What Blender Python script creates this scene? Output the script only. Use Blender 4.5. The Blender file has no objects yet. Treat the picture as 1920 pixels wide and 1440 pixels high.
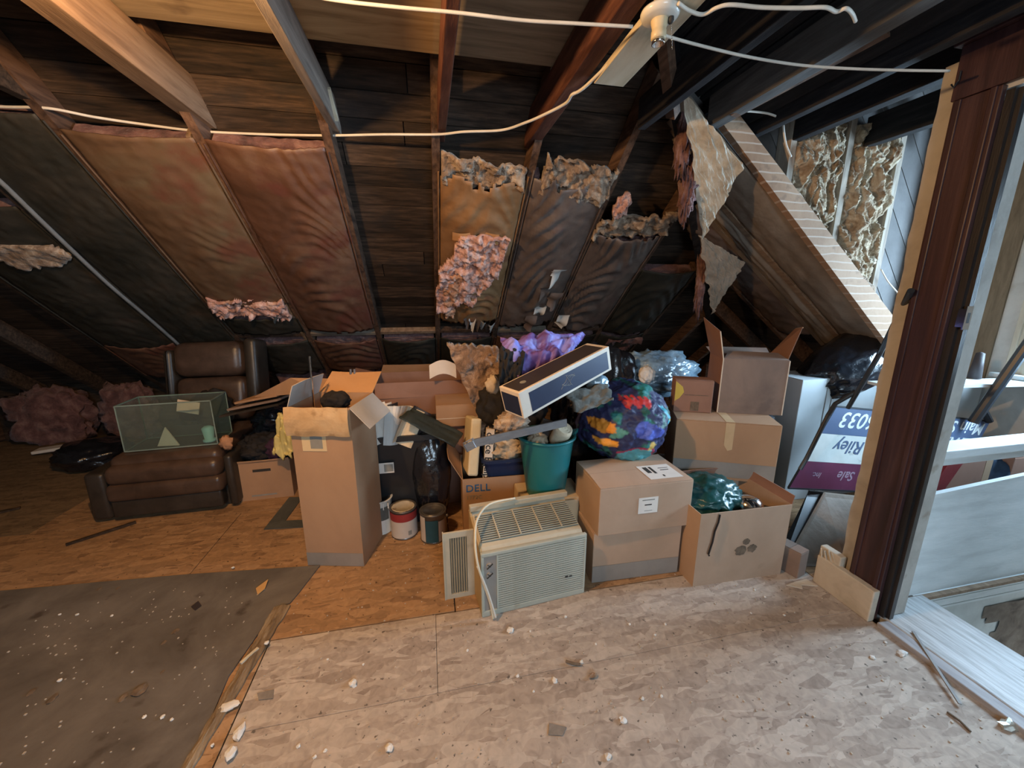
import bpy, bmesh, math, random
from mathutils import Vector, Matrix, noise, Euler
random.seed(7)
R = math.radians
S = bpy.context.scene
col = S.collection

# ------------------------------------------------------------------ camera, world, lights, exposure
PITCH, YAW, FPX, EYE = R(13), R(11.8), 740.0, 1.52
cd = bpy.data.cameras.new('camera'); cam = bpy.data.objects.new('camera', cd); col.objects.link(cam)
cd.sensor_width = 36; cd.lens = FPX / 1920 * 36; cd.clip_start = 0.05; cd.clip_end = 60
cam.location = (0, 0, EYE); cam.rotation_euler = (math.pi/2 - PITCH, 0, -YAW)
S.camera = cam
W = bpy.data.worlds.new('world'); S.world = W; W.use_nodes = True
W.node_tree.nodes['Background'].inputs[0].default_value = (0.78, 0.9, 1.0, 1)
W.node_tree.nodes['Background'].inputs[1].default_value = 1.6
S.view_settings.view_transform = 'Standard'; S.view_settings.look = 'None'
S.view_settings.exposure = 1.0; S.view_settings.gamma = 1; S.view_settings.use_curve_mapping = False

def area(name, loc, rot, sx, sy, power, color, spread=math.pi):
    l = bpy.data.lights.new(name, 'AREA'); l.shape = 'RECTANGLE'; l.size = sx; l.size_y = sy
    l.energy = power; l.color = color; l.spread = spread
    o = bpy.data.objects.new(name, l); col.objects.link(o); o.location = loc; o.rotation_euler = rot
    return o
# daylight outside the dormer window (right) and added fill light outside a made-up window behind the camera
area('dormer_daylight', (4.06, 1.28, 1.62), (0, R(82), 0), 1.1, 1.0, 112, (0.63, 0.82, 1.0))
area('gable_fill', (0.55, -2.72, 1.9), (R(66), 0, R(10)), 1.5, 1.15, 50, (0.72, 0.87, 1.0))
# bare warm bulb hanging out of frame to the left
bl = bpy.data.lights.new('warm_bulb', 'POINT'); bl.energy = 62; bl.color = (1.0, 0.57, 0.24); bl.shadow_soft_size = 0.035
bo = bpy.data.objects.new('warm_bulb', bl); col.objects.link(bo); bo.location = (-.76, 1.10, 2.27)

# ------------------------------------------------------------------ measuring helpers (a sight line met with a real plane of the room)
def ray(x, y):
    a = (x-960)/FPX; b = (720-y)/FPX
    f = math.cos(PITCH)+b*math.sin(PITCH); z = -math.sin(PITCH)+b*math.cos(PITCH)
    return (a*math.cos(YAW)+f*math.sin(YAW), f*math.cos(YAW)-a*math.sin(YAW), z)
def onz(x, y, z=0.0):
    d = ray(x, y); t = (z-EYE)/d[2]; return Vector((d[0]*t, d[1]*t, z))
def onv(x, y, v):
    d = ray(x, y); t = v/d[1]; return Vector((d[0]*t, v, EYE+d[2]*t))
def onu(x, y, u):
    d = ray(x, y); t = u/d[0]; return Vector((u, d[1]*t, EYE+d[2]*t))
TAN = math.tan(R(38)); V0, U0 = 5.5, 4.65
def onback(x, y, o=0.0):
    d = ray(x, y); t = (TAN*V0+o-EYE)/(d[2]+TAN*d[1]); return Vector((d[0]*t, d[1]*t, EYE+d[2]*t))
def onright(x, y, o=0.0):
    d = ray(x, y); t = (TAN*U0+o-EYE)/(d[2]+TAN*d[0]); return Vector((d[0]*t, d[1]*t, EYE+d[2]*t))
NB = Vector((0, math.sin(R(38)), math.cos(R(38))))      # outward normals of the two roof slopes
NR = Vector((math.sin(R(38)), 0, math.cos(R(38))))

# ------------------------------------------------------------------ object helpers
def tag(o, label=None, cat=None, group=None, kind=None):
    if label: o['label'] = label
    if cat: o['category'] = cat
    if group: o['group'] = group
    if kind: o['kind'] = kind
    return o
def thing(name, label=None, cat=None, loc=(0, 0, 0), rz=0.0, group=None, kind=None, rot=None):
    o = bpy.data.objects.new(name, None); o.empty_display_size = .05; col.objects.link(o)
    o.location = loc; o.rotation_euler = rot if rot else (0, 0, rz)
    return tag(o, label, cat, group, kind)
class MB:
    def __init__(s): s.bm = bmesh.new()
    def box(s, x0, x1, y0, y1, z0, z1, M=None, bev=0, seg=2):
        r = bmesh.ops.create_cube(s.bm, size=1.0)['verts']
        for v in r:
            v.co = Vector(((x0+x1)/2+v.co.x*(x1-x0), (y0+y1)/2+v.co.y*(y1-y0), (z0+z1)/2+v.co.z*(z1-z0)))
            if M: v.co = M @ v.co
        if bev:
            es = list({e for v in r for e in v.link_edges})
            bmesh.ops.bevel(s.bm, geom=es, offset=bev, segments=seg, affect='EDGES', profile=.5)
        return s
    def bar(s, p, q, w, h, up=Vector((0, 0, 1)), bev=0):
        p = Vector(p); q = Vector(q); d = (q-p); L = d.length; d.normalize()
        side = d.cross(Vector(up)); side.normalize(); n = side.cross(d)
        M = Matrix((( side.x, d.x, n.x, (p.x+q.x)/2), (side.y, d.y, n.y, (p.y+q.y)/2), (side.z, d.z, n.z, (p.z+q.z)/2), (0, 0, 0, 1)))
        return s.box(-w/2, w/2, -L/2, L/2, -h/2, h/2, M, bev)
    def tube(s, pts, r, seg=8, cap=True):
        pts = [Vector(p) for p in pts]; n = len(pts); rings = []
        for i, p in enumerate(pts):
            d = (pts[min(i+1, n-1)]-pts[max(i-1, 0)]).normalized()
            a = d.cross(Vector((0, 0, 1)))
            if a.length < .05: a = d.cross(Vector((0, 1, 0)))
            a.normalize(); b = a.cross(d)
            rr = r[i] if isinstance(r, (list, tuple)) else r
            rings.append([s.bm.verts.new(p+a*math.cos(2*math.pi*k/seg)*rr+b*math.sin(2*math.pi*k/seg)*rr) for k in range(seg)])
        for i in range(n-1):
            for k in range(seg):
                s.bm.faces.new((rings[i][k], rings[i][(k+1) % seg], rings[i+1][(k+1) % seg], rings[i+1][k]))
        if cap:
            s.bm.faces.new(rings[0][::-1]); s.bm.faces.new(rings[-1])
        return s
    def lathe(s, prof, c=(0, 0, 0), seg=32, M=None):
        rings = []
        for r, z in prof:
            ring = []
            for k in range(seg):
                a = 2*math.pi*k/seg; co = Vector((c[0]+r*math.cos(a), c[1]+r*math.sin(a), c[2]+z))
                if M: co = M @ co
                ring.append(s.bm.verts.new(co))
            rings.append(ring)
        for i in range(len(rings)-1):
            for k in range(seg):
                s.bm.faces.new((rings[i][k], rings[i][(k+1) % seg], rings[i+1][(k+1) % seg], rings[i+1][k]))
        if prof[0][0] > 1e-5: s.bm.faces.new(rings[0][::-1])
        if prof[-1][0] > 1e-5: s.bm.faces.new(rings[-1])
        return s
    def prism(s, pts, off):
        off = Vector(off); a = [s.bm.verts.new(Vector(p)) for p in pts]; b = [s.bm.verts.new(Vector(p)+off) for p in pts]
        n = len(a); s.bm.faces.new(a); s.bm.faces.new(b[::-1])
        for i in range(n): s.bm.faces.new((a[i], b[i], b[(i+1) % n], a[(i+1) % n]))
        return s
    def sheet(s, f, nu, nv, keep=None, thick=0.0, nrm=None):
        """grid surface f(a,b) with a,b in 0..1; keep(a,b) drops cells; thick extrudes along nrm"""
        vs = [[s.bm.verts.new(Vector(f(i/nu, j/nv))) for i in range(nu+1)] for j in range(nv+1)]
        top = []
        for j in range(nv):
            for i in range(nu):
                if keep and not keep((i+.5)/nu, (j+.5)/nv): continue
                top.append(s.bm.faces.new((vs[j][i], vs[j][i+1], vs[j+1][i+1], vs[j+1][i])))
        for row in vs:
            for v in row:
                if not v.link_faces: s.bm.verts.remove(v)
        if thick:
            g = bmesh.ops.extrude_face_region(s.bm, geom=top)['geom']
            off = Vector(nrm)*thick
            for e in g:
                if isinstance(e, bmesh.types.BMVert): e.co += off
        return s
    def blob(s, c, rad, seed=0, amp=.08, fr=2.0, ridge=0.0, sub=4, flat=None, M=None, power=None):
        vs = bmesh.ops.create_icosphere(s.bm, subdivisions=sub, radius=1.0)['verts']
        o = Vector((seed*3.7, seed*1.9, seed*.77))
        for v in vs:
            d = v.co.normalized()
            if power:
                m = (abs(d.x)**power+abs(d.y)**power+abs(d.z)**power)**(1/power); p = d/m
            else: p = d.copy()
            k = 1+amp*noise.fractal(d*fr+o, .9, 2.0, 4)
            if ridge:
                k += ridge*(1-abs(noise.noise(d*fr*1.7+o))*4 if abs(noise.noise(d*fr*1.7+o)) < .25 else 0)
                k += ridge*.6*(1-abs(noise.noise(d*fr*4+o))*5 if abs(noise.noise(d*fr*4+o)) < .2 else 0)
            p = Vector((p.x*rad[0], p.y*rad[1], p.z*rad[2]))*k
            if flat is not None and p.z < flat: p.z = flat+(p.z-flat)*.08
            if M: p = M @ p
            v.co = p+Vector(c)
        return s
def obj(name, mb, m, parent=None, smooth=False, label=None, kind=None, bev=0):
    bmesh.ops.recalc_face_normals(mb.bm, faces=mb.bm.faces)
    me = bpy.data.meshes.new(name); mb.bm.to_mesh(me); mb.bm.free()
    if smooth:
        for p in me.polygons: p.use_smooth = True
    o = bpy.data.objects.new(name, me); col.objects.link(o)
    if m: me.materials.append(m)
    if parent: o.parent = parent
    if label: o['label'] = label
    if kind: o['kind'] = kind
    if bev:
        b = o.modifiers.new('bevel', 'BEVEL'); b.width = bev; b.segments = 2
    return o
def text(body, size, m, M, parent, name='lettering', ext=.0008, shear=0, space=1.0):
    cu = bpy.data.curves.new(name, 'FONT'); cu.body = body; cu.size = size; cu.extrude = ext; cu.shear = shear; cu.offset = size*.012
    cu.space_character = space; cu.resolution_u = 3
    t = bpy.data.objects.new('tmp', cu); col.objects.link(t)
    dg = bpy.context.evaluated_depsgraph_get()
    me = bpy.data.meshes.new_from_object(t.evaluated_get(dg)); bpy.data.objects.remove(t)
    me.transform(M); me.materials.clear(); me.materials.append(m); me.name = name
    o = bpy.data.objects.new(name, me); col.objects.link(o)
    if parent: o.parent = parent
    return o
def frame(o, x, y):                       # matrix with given origin, x axis and y axis
    x = Vector(x).normalized(); y = Vector(y); y = (y-x*x.dot(y)).normalized(); z = x.cross(y)
    return Matrix(((x.x, y.x, z.x, o[0]), (x.y, y.y, z.y, o[1]), (x.z, y.z, z.z, o[2]), (0, 0, 0, 1)))

# ------------------------------------------------------------------ materials
def _n(nt, t, **k):
    n = nt.nodes.new(t)
    for a, b in k.items(): setattr(n, a, b)
    return n
def mat(name, cols, scale=4, stretch=(1, 1, 1), rough=.8, bump=.2, bscale=40, det=6, spec=.3, metal=0, spots=None, rnd=0.0, alpha=1, trans=0, coat=0, rot=(0, 0, 0), dist=.4, bdist=.004):
    """mottled material: noise between 2-4 colours, optional dirt spots, fine bump, random brightness per object"""
    m = bpy.data.materials.new(name); m.use_nodes = True; nt = m.node_tree; L = nt.links; b = nt.nodes['Principled BSDF']
    tc = _n(nt, 'ShaderNodeTexCoord'); mp = _n(nt, 'ShaderNodeMapping'); mp.inputs['Scale'].default_value = stretch; mp.inputs['Rotation'].default_value = rot
    L.new(tc.outputs['Object'], mp.inputs[0])
    if rnd:
        oi = _n(nt, 'ShaderNodeObjectInfo'); mu = _n(nt, 'ShaderNodeMath', operation='MULTIPLY'); mu.inputs[1].default_value = 37
        L.new(oi.outputs['Random'], mu.inputs[0]); cx = _n(nt, 'ShaderNodeCombineXYZ'); L.new(mu.outputs[0], cx.inputs[0]); L.new(mu.outputs[0], cx.inputs[1])
        L.new(cx.outputs[0], mp.inputs['Location'])
    nz = _n(nt, 'ShaderNodeTexNoise'); nz.inputs['Scale'].default_value = scale; nz.inputs['Detail'].default_value = det; nz.inputs['Distortion'].default_value = dist
    nz.inputs['Roughness'].default_value = .62
    L.new(mp.outputs[0], nz.inputs['Vector'])
    cr = _n(nt, 'ShaderNodeValToRGB'); e = cr.color_ramp.elements
    pos = [.32+.36*i/(len(cols)-1) for i in range(len(cols))] if len(cols) > 1 else [0.5]
    e[0].position = pos[0]; e[0].color = (*cols[0], 1)
    if len(cols) > 1:
        e[1].position = pos[-1]; e[1].color = (*cols[-1], 1)
        for i in range(1, len(cols)-1):
            x = e.new(pos[i]); x.color = (*cols[i], 1)
    else: e[1].color = (*cols[0], 1)
    L.new(nz.outputs[0], cr.inputs[0]); out = cr.outputs[0]
    if spots:
        sc, thr, colr, amt = spots
        n2 = _n(nt, 'ShaderNodeTexNoise'); n2.inputs['Scale'].default_value = sc; n2.inputs['Detail'].default_value = 5; L.new(tc.outputs['Object'], n2.inputs['Vector'])
        r2 = _n(nt, 'ShaderNodeValToRGB'); r2.color_ramp.elements[0].position = thr; r2.color_ramp.elements[1].position = thr+.08
        L.new(n2.outputs[0], r2.inputs[0]); ml = _n(nt, 'ShaderNodeMath', operation='MULTIPLY'); ml.inputs[1].default_value = amt; L.new(r2.outputs[0], ml.inputs[0])
        mx = _n(nt, 'ShaderNodeMixRGB'); L.new(ml.outputs[0], mx.inputs[0]); L.new(out, mx.inputs[1]); mx.inputs[2].default_value = (*colr, 1); out = mx.outputs[0]
    if rnd:
        mr = _n(nt, 'ShaderNodeMapRange'); mr.inputs['To Min'].default_value = 1-rnd; mr.inputs['To Max'].default_value = 1+rnd; L.new(oi.outputs['Random'], mr.inputs[0])
        hs = _n(nt, 'ShaderNodeHueSaturation'); L.new(mr.outputs[0], hs.inputs['Value']); L.new(out, hs.inputs['Color']); out = hs.outputs[0]
    L.new(out, b.inputs['Base Color'])
    b.inputs['Roughness'].default_value = rough; b.inputs['Metallic'].default_value = metal; b.inputs['Specular IOR Level'].default_value = spec
    b.inputs['Coat Weight'].default_value = coat
    if bump:
        n3 = _n(nt, 'ShaderNodeTexNoise'); n3.inputs['Scale'].default_value = bscale; n3.inputs['Detail'].default_value = 4; L.new(mp.outputs[0], n3.inputs['Vector'])
        bp = _n(nt, 'ShaderNodeBump'); bp.inputs['Strength'].default_value = bump; bp.inputs['Distance'].default_value = bdist; L.new(n3.outputs[0], bp.inputs['Height']); L.new(bp.outputs[0], b.inputs['Normal'])
    m['bsdf'] = 1
    return m
def osb(name, dark, mid, light, pale, amt):
    """oriented strand board: several layers of stretched voronoi flakes in different directions"""
    m = bpy.data.materials.new(name); m.use_nodes = True; nt = m.node_tree; L = nt.links; b = nt.nodes['Principled BSDF']
    tc = _n(nt, 'ShaderNodeTexCoord'); prev = None; hts = []
    wn = _n(nt, 'ShaderNodeTexNoise'); wn.inputs['Scale'].default_value = 9; L.new(tc.outputs['Object'], wn.inputs['Vector'])
    for i, (ang, sc) in enumerate(((20, 1.0), (75, 1.25), (-35, 1.1), (130, .8))):
        mp = _n(nt, 'ShaderNodeMapping'); mp.inputs['Rotation'].default_value = (0, 0, R(ang)); mp.inputs['Scale'].default_value = (10*sc, 34*sc, 10); mp.inputs['Location'].default_value = (i*3.3, i*1.7, 0)
        ad = _n(nt, 'ShaderNodeVectorMath', operation='MULTIPLY_ADD'); ad.inputs[1].default_value = (.05, .05, 0); L.new(wn.outputs['Color'], ad.inputs[0]); L.new(tc.outputs['Object'], ad.inputs[2])
        L.new(ad.outputs[0], mp.inputs[0])
        vo = _n(nt, 'ShaderNodeTexVoronoi'); vo.inputs['Scale'].default_value = 1; L.new(mp.outputs[0], vo.inputs['Vector'])
        cr = _n(nt, 'ShaderNodeValToRGB'); e = cr.color_ramp.elements; e[0].position = 0; e[0].color = (*dark, 1); e[1].position = 1; e[1].color = (*pale, 1)
        x = e.new(.18); x.color = (*mid, 1); x = e.new(.6); x.color = (*light, 1)
        sep = _n(nt, 'ShaderNodeSeparateColor'); L.new(vo.outputs['Color'], sep.inputs[0]); L.new(sep.outputs[0], cr.inputs[0]); hts.append(sep.outputs[1])
        if prev is None: prev = cr.outputs[0]; ph = sep.outputs[1]
        else:
            th = _n(nt, 'ShaderNodeMath', operation='GREATER_THAN'); th.inputs[1].default_value = .55; L.new(sep.outputs[2], th.inputs[0])
            mx = _n(nt, 'ShaderNodeMixRGB'); L.new(th.outputs[0], mx.inputs[0]); L.new(prev, mx.inputs[1]); L.new(cr.outputs[0], mx.inputs[2]); prev = mx.outputs[0]
            mh = _n(nt, 'ShaderNodeMixRGB'); L.new(th.outputs[0], mh.inputs[0]); L.new(ph, mh.inputs[1]); L.new(sep.outputs[1], mh.inputs[2]); ph = mh.outputs[0]
    # dusty wear evens the flakes out
    nz = _n(nt, 'ShaderNodeTexNoise'); nz.inputs['Scale'].default_value = 3.2; nz.inputs['Detail'].default_value = 9; nz.inputs['Roughness'].default_value = .7; L.new(tc.outputs['Object'], nz.inputs['Vector'])
    r2 = _n(nt, 'ShaderNodeValToRGB'); r2.color_ramp.elements[0].position = .3; r2.color_ramp.elements[1].position = .65; r2.color_ramp.elements[0].color = (amt*.55,)*3+(1,); r2.color_ramp.elements[1].color = (amt,)*3+(1,); L.new(nz.outputs[0], r2.inputs[0])
    mx = _n(nt, 'ShaderNodeMixRGB'); L.new(r2.outputs[0], mx.inputs[0]); L.new(prev, mx.inputs[1])
    n4 = _n(nt, 'ShaderNodeTexNoise'); n4.inputs['Scale'].default_value = 26; n4.inputs['Detail'].default_value = 8; n4.inputs['Distortion'].default_value = 1.2; L.new(tc.outputs['Object'], n4.inputs['Vector'])
    r4 = _n(nt, 'ShaderNodeValToRGB'); e = r4.color_ramp.elements; e[0].position = .33; e[0].color = (*[c*.62 for c in light], 1); e[1].position = .66; e[1].color = (*[min(1, c*1.12) for c in light], 1); L.new(n4.outputs[0], r4.inputs[0])
    L.new(r4.outputs[0], mx.inputs[2])
    # scattered dark specks
    vo = _n(nt, 'ShaderNodeTexNoise'); vo.inputs['Scale'].default_value = 42; vo.inputs['Detail'].default_value = 3; L.new(tc.outputs['Object'], vo.inputs['Vector'])
    rs = _n(nt, 'ShaderNodeValToRGB'); rs.color_ramp.elements[0].position = .66; rs.color_ramp.elements[1].position = .71; L.new(vo.outputs[0], rs.inputs[0])
    m3 = _n(nt, 'ShaderNodeMixRGB'); L.new(rs.outputs[0], m3.inputs[0]); L.new(mx.outputs[0], m3.inputs[1]); m3.inputs[2].default_value = (*[c*.3 for c in light], 1)
    L.new(m3.outputs[0], b.inputs['Base Color']); b.inputs['Roughness'].default_value = .82; b.inputs['Specular IOR Level'].default_value = .25
    bp = _n(nt, 'ShaderNodeBump'); bp.inputs['Strength'].default_value = .5; bp.inputs['Distance'].default_value = .003
    mh = _n(nt, 'ShaderNodeMixRGB'); mh.inputs[0].default_value = .45; L.new(ph, mh.inputs[1]); L.new(n4.outputs[0], mh.inputs[2]); L.new(mh.outputs[0], bp.inputs['Height']); L.new(bp.outputs[0], b.inputs['Normal'])
    return m
def glass(name, tint, gloss=.12, tr=.88, rough=.05):
    m = bpy.data.materials.new(name); m.use_nodes = True; nt = m.node_tree; nt.nodes.clear(); L = nt.links
    o = _n(nt, 'ShaderNodeOutputMaterial'); t = _n(nt, 'ShaderNodeBsdfTransparent'); t.inputs[0].default_value = (*[c*tr for c in tint], 1)
    g = _n(nt, 'ShaderNodeBsdfPrincipled'); g.inputs['Base Color'].default_value = (*tint, 1); g.inputs['Roughness'].default_value = rough
    mx = _n(nt, 'ShaderNodeMixShader'); mx.inputs[0].default_value = gloss; L.new(t.outputs[0], mx.inputs[1]); L.new(g.outputs[0], mx.inputs[2]); L.new(mx.outputs[0], o.inputs[0])
    return m
def sheen(m, w, tint):
    b = m.node_tree.nodes['Principled BSDF']; b.inputs['Sheen Weight'].default_value = w; b.inputs['Sheen Tint'].default_value = (*tint, 1); return m

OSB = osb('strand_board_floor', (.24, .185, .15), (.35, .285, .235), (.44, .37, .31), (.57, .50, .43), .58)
OSB2 = osb('strand_board_lamplit', (.16, .09, .05), (.27, .165, .09), (.37, .22, .115), (.46, .29, .16), .5)  # orange copy of the floor board, the bulb's warm light put into its colour
OSB3 = osb('strand_board_shaded', (.09, .06, .035), (.15, .105, .06), (.21, .145, .085), (.29, .20, .12), .6)  # darker copy for the far left, shade put into the board colour
SHEETM = mat('grey_brown_hardboard', [(.085, .074, .065), (.13, .115, .102), (.175, .157, .14)], 3.2, rough=.9, bump=.25, bscale=60, spots=(5.5, .62, (.045, .033, .025), .8), det=9)
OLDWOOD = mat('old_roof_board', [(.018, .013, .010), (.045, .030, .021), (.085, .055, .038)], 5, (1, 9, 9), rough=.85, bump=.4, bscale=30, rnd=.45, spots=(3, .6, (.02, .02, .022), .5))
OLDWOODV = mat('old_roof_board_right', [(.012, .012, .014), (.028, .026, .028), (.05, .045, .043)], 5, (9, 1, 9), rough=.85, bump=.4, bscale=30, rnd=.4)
RAFTER = mat('aged_rafter', [(.045, .026, .018), (.11, .062, .040), (.17, .10, .064)], 4, (9, 1, 9), rough=.75, bump=.35, bscale=25, rnd=.25, spots=(6, .6, (.03, .02, .016), .5))
REDRAFT = mat('red_brown_rafter', [(.045, .016, .012), (.085, .032, .022), (.14, .06, .038)], 4, (8, 1, 8), rough=.6, bump=.3, bscale=25)
TANRAFT = mat('tan_joist', [(.16, .10, .062), (.25, .165, .105), (.33, .23, .15)], 3, (9, .8, 9), rough=.7, bump=.25, bscale=25)
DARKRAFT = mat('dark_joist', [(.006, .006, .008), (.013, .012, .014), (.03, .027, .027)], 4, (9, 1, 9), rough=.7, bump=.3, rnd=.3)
PLY = mat('plywood', [(.27, .175, .085), (.42, .29, .15), (.50, .36, .20)], 1.1, (1.0, 8, 8), rough=.75, bump=.12, bscale=18, dist=2.4, det=4, spots=(2.3, .70, (.12, .07, .035), .7))
PLY2 = mat('weathered_plywood', [(.14, .105, .07), (.22, .17, .115), (.29, .23, .16)], 1.1, (1.0, 8, 8), rough=.8, bump=.12, bscale=18, dist=2.4, spots=(3.1, .66, (.07, .045, .035), .7))
PALEWOOD = mat('pale_new_board', [(.42, .36, .25), (.56, .49, .36), (.62, .56, .43)], 3, (5, 1, 5), rough=.6, bump=.15)
KRAFT = mat('kraft_golden', [(.17, .085, .035), (.27, .145, .065), (.36, .215, .11)], 3, rough=.48, bump=.45, bscale=14, bdist=.01, spots=(3.5, .60, (.15, .05, .035), .6), spec=.5)
KRAFTRED = mat('kraft_red_brown', [(.075, .038, .024), (.13, .065, .042), (.19, .115, .075)], 2.4, rough=.5, bump=.45, bscale=14, bdist=.01, spots=(2.6, .56, (.12, .035, .028), .65), spec=.45)
KRAFTOL = mat('kraft_olive', [(.085, .052, .030), (.15, .088, .050), (.17, .125, .075)], 2.0, rough=.55, bump=.35, bscale=12, bdist=.01, spots=(2.2, .57, (.15, .045, .03), .7), spec=.4)
KRAFTGR = mat('kraft_grey', [(.075, .055, .047), (.14, .105, .09), (.21, .165, .14)], 3, rough=.45, bump=.5, bscale=14, bdist=.01, spots=(3, .58, (.12, .06, .06), .4), spec=.5)
KRAFTDK = mat('dark_faced_paper', [(.014, .015, .012), (.030, .029, .023), (.055, .047, .036)], 3, rough=.6, bump=.4, bscale=14, bdist=.01, spots=(3, .62, (.10, .06, .045), .4))
KRAFTTAN = mat('kraft_tan', [(.15, .115, .085), (.22, .175, .135), (.28, .23, .18)], 4, rough=.6, bump=.5, bscale=16, bdist=.01)
PAPER = mat('white_crinkled_paper', [(.34, .29, .22), (.48, .43, .34), (.60, .55, .45)], 9, rough=.5, bump=.9, bscale=22, bdist=.012, spec=.4)
PINK = sheen(mat('pink_fiberglass', [(.34, .16, .12), (.62, .34, .27), (.85, .62, .54)], 14, rough=.95, bump=1, bscale=55, bdist=.01, det=9, dist=1.2), .3, (1, .8, .75))
TANFL = sheen(mat('tan_fiberglass', [(.13, .085, .055), (.30, .21, .145), (.55, .44, .33)], 12, rough=.95, bump=1, bscale=50, bdist=.01, det=9, dist=1.2), .3, (1, .9, .8))
YELFL = sheen(mat('cream_fiberglass', [(.15, .085, .045), (.34, .25, .16), (.54, .46, .34)], 9, rough=.95, bump=1, bscale=45, bdist=.012, det=9, dist=1.6), .3, (1, .95, .85))
REDFL = sheen(mat('dusty_pink_fiberglass', [(.07, .035, .035), (.17, .085, .08), (.30, .18, .16)], 10, rough=.95, bump=1, bscale=50, bdist=.01, det=9), .2, (1, .8, .8))
CARD = mat('cardboard', [(.36, .215, .125), (.42, .255, .15), (.46, .285, .17)], 1.6, rough=.82, bump=.05, bscale=80, spots=(4, .70, (.25, .14, .08), .5))
CARDP = mat('cardboard_pale', [(.40, .275, .19), (.46, .32, .225), (.50, .355, .255)], 1.6, rough=.8, bump=.05, bscale=80, spots=(4, .72, (.30, .20, .13), .5))
CARDR = mat('cardboard_reddish', [(.25, .135, .095), (.31, .17, .12), (.35, .20, .145)], 1.6, rough=.8, bump=.06, bscale=80, spots=(5, .64, (.16, .10, .085), .55))
CARDD = mat('cardboard_dusty', [(.17, .125, .105), (.25, .18, .145), (.31, .22, .17)], 2.2, rough=.8, bump=.08, bscale=60, spots=(6, .6, (.13, .10, .09), .5))
CARDIN = mat('cardboard_inside', [(.40, .27, .17), (.46, .31, .20)], 2, rough=.85, bump=.05)
CARDGR = mat('cardboard_grey_liner', [(.42, .40, .37), (.52, .49, .45)], 3, rough=.8, bump=.05)
EDGE = mat('torn_cardboard_edge', [(.62, .52, .42), (.74, .64, .52)], 8, rough=.9, bump=.1)
TAPE = mat('grey_packing_tape', [(.235, .22, .20), (.30, .27, .24)], 6, rough=.35, bump=.15, bscale=20, spec=.5)
TAPET = mat('tan_masking_tape', [(.52, .37, .21), (.62, .45, .27)], 6, rough=.5, bump=.1)
LAB = mat('white_paper_label', [(.68, .65, .60), (.78, .75, .70)], 6, rough=.6, bump=.05)
INK = mat('black_print', [(.03, .03, .03), (.05, .045, .04)], 9, rough=.7, bump=0)
INKG = mat('grey_print', [(.22, .22, .20), (.30, .29, .26)], 9, rough=.7, bump=0)
BLUEINK = mat('blue_print', [(.03, .10, .24), (.05, .15, .32)], 9, rough=.6, bump=0)
STAIN = mat('dark_soot_stain', [(.10, .075, .055), (.20, .145, .10)], 30, rough=.9, bump=0)
BLKPL = mat('black_plastic_film', [(.006, .007, .010), (.014, .016, .022)], 6, rough=.22, bump=.6, bscale=20, bdist=.012, spec=.9)
BLUPL = mat('blue_grey_plastic_film', [(.08, .13, .18), (.20, .29, .36), (.34, .46, .54)], 5, rough=.22, bump=.7, bscale=18, bdist=.014, spec=.9)
BLACK = mat('black_fabric', [(.012, .011, .012), (.028, .025, .025)], 8, rough=.9, bump=.4, bscale=18, bdist=.01)
BLKHARD = mat('black_hard_plastic', [(.012, .013, .015), (.022, .023, .026)], 4, rough=.4, bump=.05, spec=.5)
STEELBLK = mat('black_painted_steel', [(.014, .017, .022), (.03, .034, .04)], 8, rough=.35, bump=.1, spec=.6)
LEATHER = mat('brown_leather', [(.045, .028, .020), (.07, .043, .031), (.10, .062, .045)], 7, rough=.36, bump=.25, bscale=60, spec=.5)
LEATHDK = mat('dark_leather', [(.022, .018, .015), (.05, .04, .032)], 7, rough=.4, bump=.25, bscale=60, spec=.5)
TEAL = mat('teal_plastic', [(.012, .155, .165), (.018, .18, .19)], 3, rough=.38, bump=.04, bscale=12, spec=.5)
TEALF = mat('dark_teal_nylon', [(.006, .05, .052), (.012, .085, .085)], 6, rough=.32, bump=.6, bscale=16, bdist=.012, spec=.6)
NAVYP = mat('navy_plastic', [(.012, .022, .065), (.02, .035, .095)], 3, rough=.4, bump=.04, spec=.5)
NAVY = mat('navy_print', [(.014, .02, .05), (.022, .032, .075)], 3, rough=.42, bump=.05, spec=.5)
CHARC = mat('charcoal_print', [(.035, .028, .030), (.05, .042, .043)], 3, rough=.5, bump=.05)
CREAMP = mat('cream_card_edge', [(.66, .56, .46), (.78, .68, .57)], 5, rough=.6, bump=.05)
BEIGE = mat('beige_enamel', [(.40, .355, .26), (.50, .45, .34), (.56, .51, .40)], 2.5, rough=.5, bump=.06, spots=(9, .62, (.33, .27, .18), .6))
GREYM = mat('grey_green_plastic', [(.36, .37, .31), (.47, .48, .41)], 3, rough=.5, bump=.05, spots=(9, .66, (.28, .25, .18), .5))
DARKGAP = mat('dark_louvre_back', [(.035, .032, .028), (.07, .062, .05)], 6, rough=.8, bump=.1)
PANELG = mat('grey_control_panel', [(.28, .255, .225), (.34, .31, .28)], 4, rough=.5, bump=.05)
YELSIDE = mat('lamplit_yellow_side', [(.42, .30, .15), (.50, .37, .20)], 4, rough=.6, bump=.05)  # warm lamplight on the unit's left side, put into its colour
CHROME = mat('chrome', [(.6, .6, .6), (.75, .75, .75)], 4, rough=.12, bump=.02, metal=1)
ALU = mat('dull_aluminium', [(.26, .26, .27), (.36, .36, .37)], 6, (1, 6, 6), rough=.35, bump=.1, metal=.8)
WIRE = mat('white_cable', [(.58, .54, .47), (.72, .68, .60)], 8, rough=.5, bump=.1)
WIREG = mat('grey_conduit', [(.16, .17, .17), (.24, .25, .25)], 8, rough=.5, bump=.1)
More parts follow.
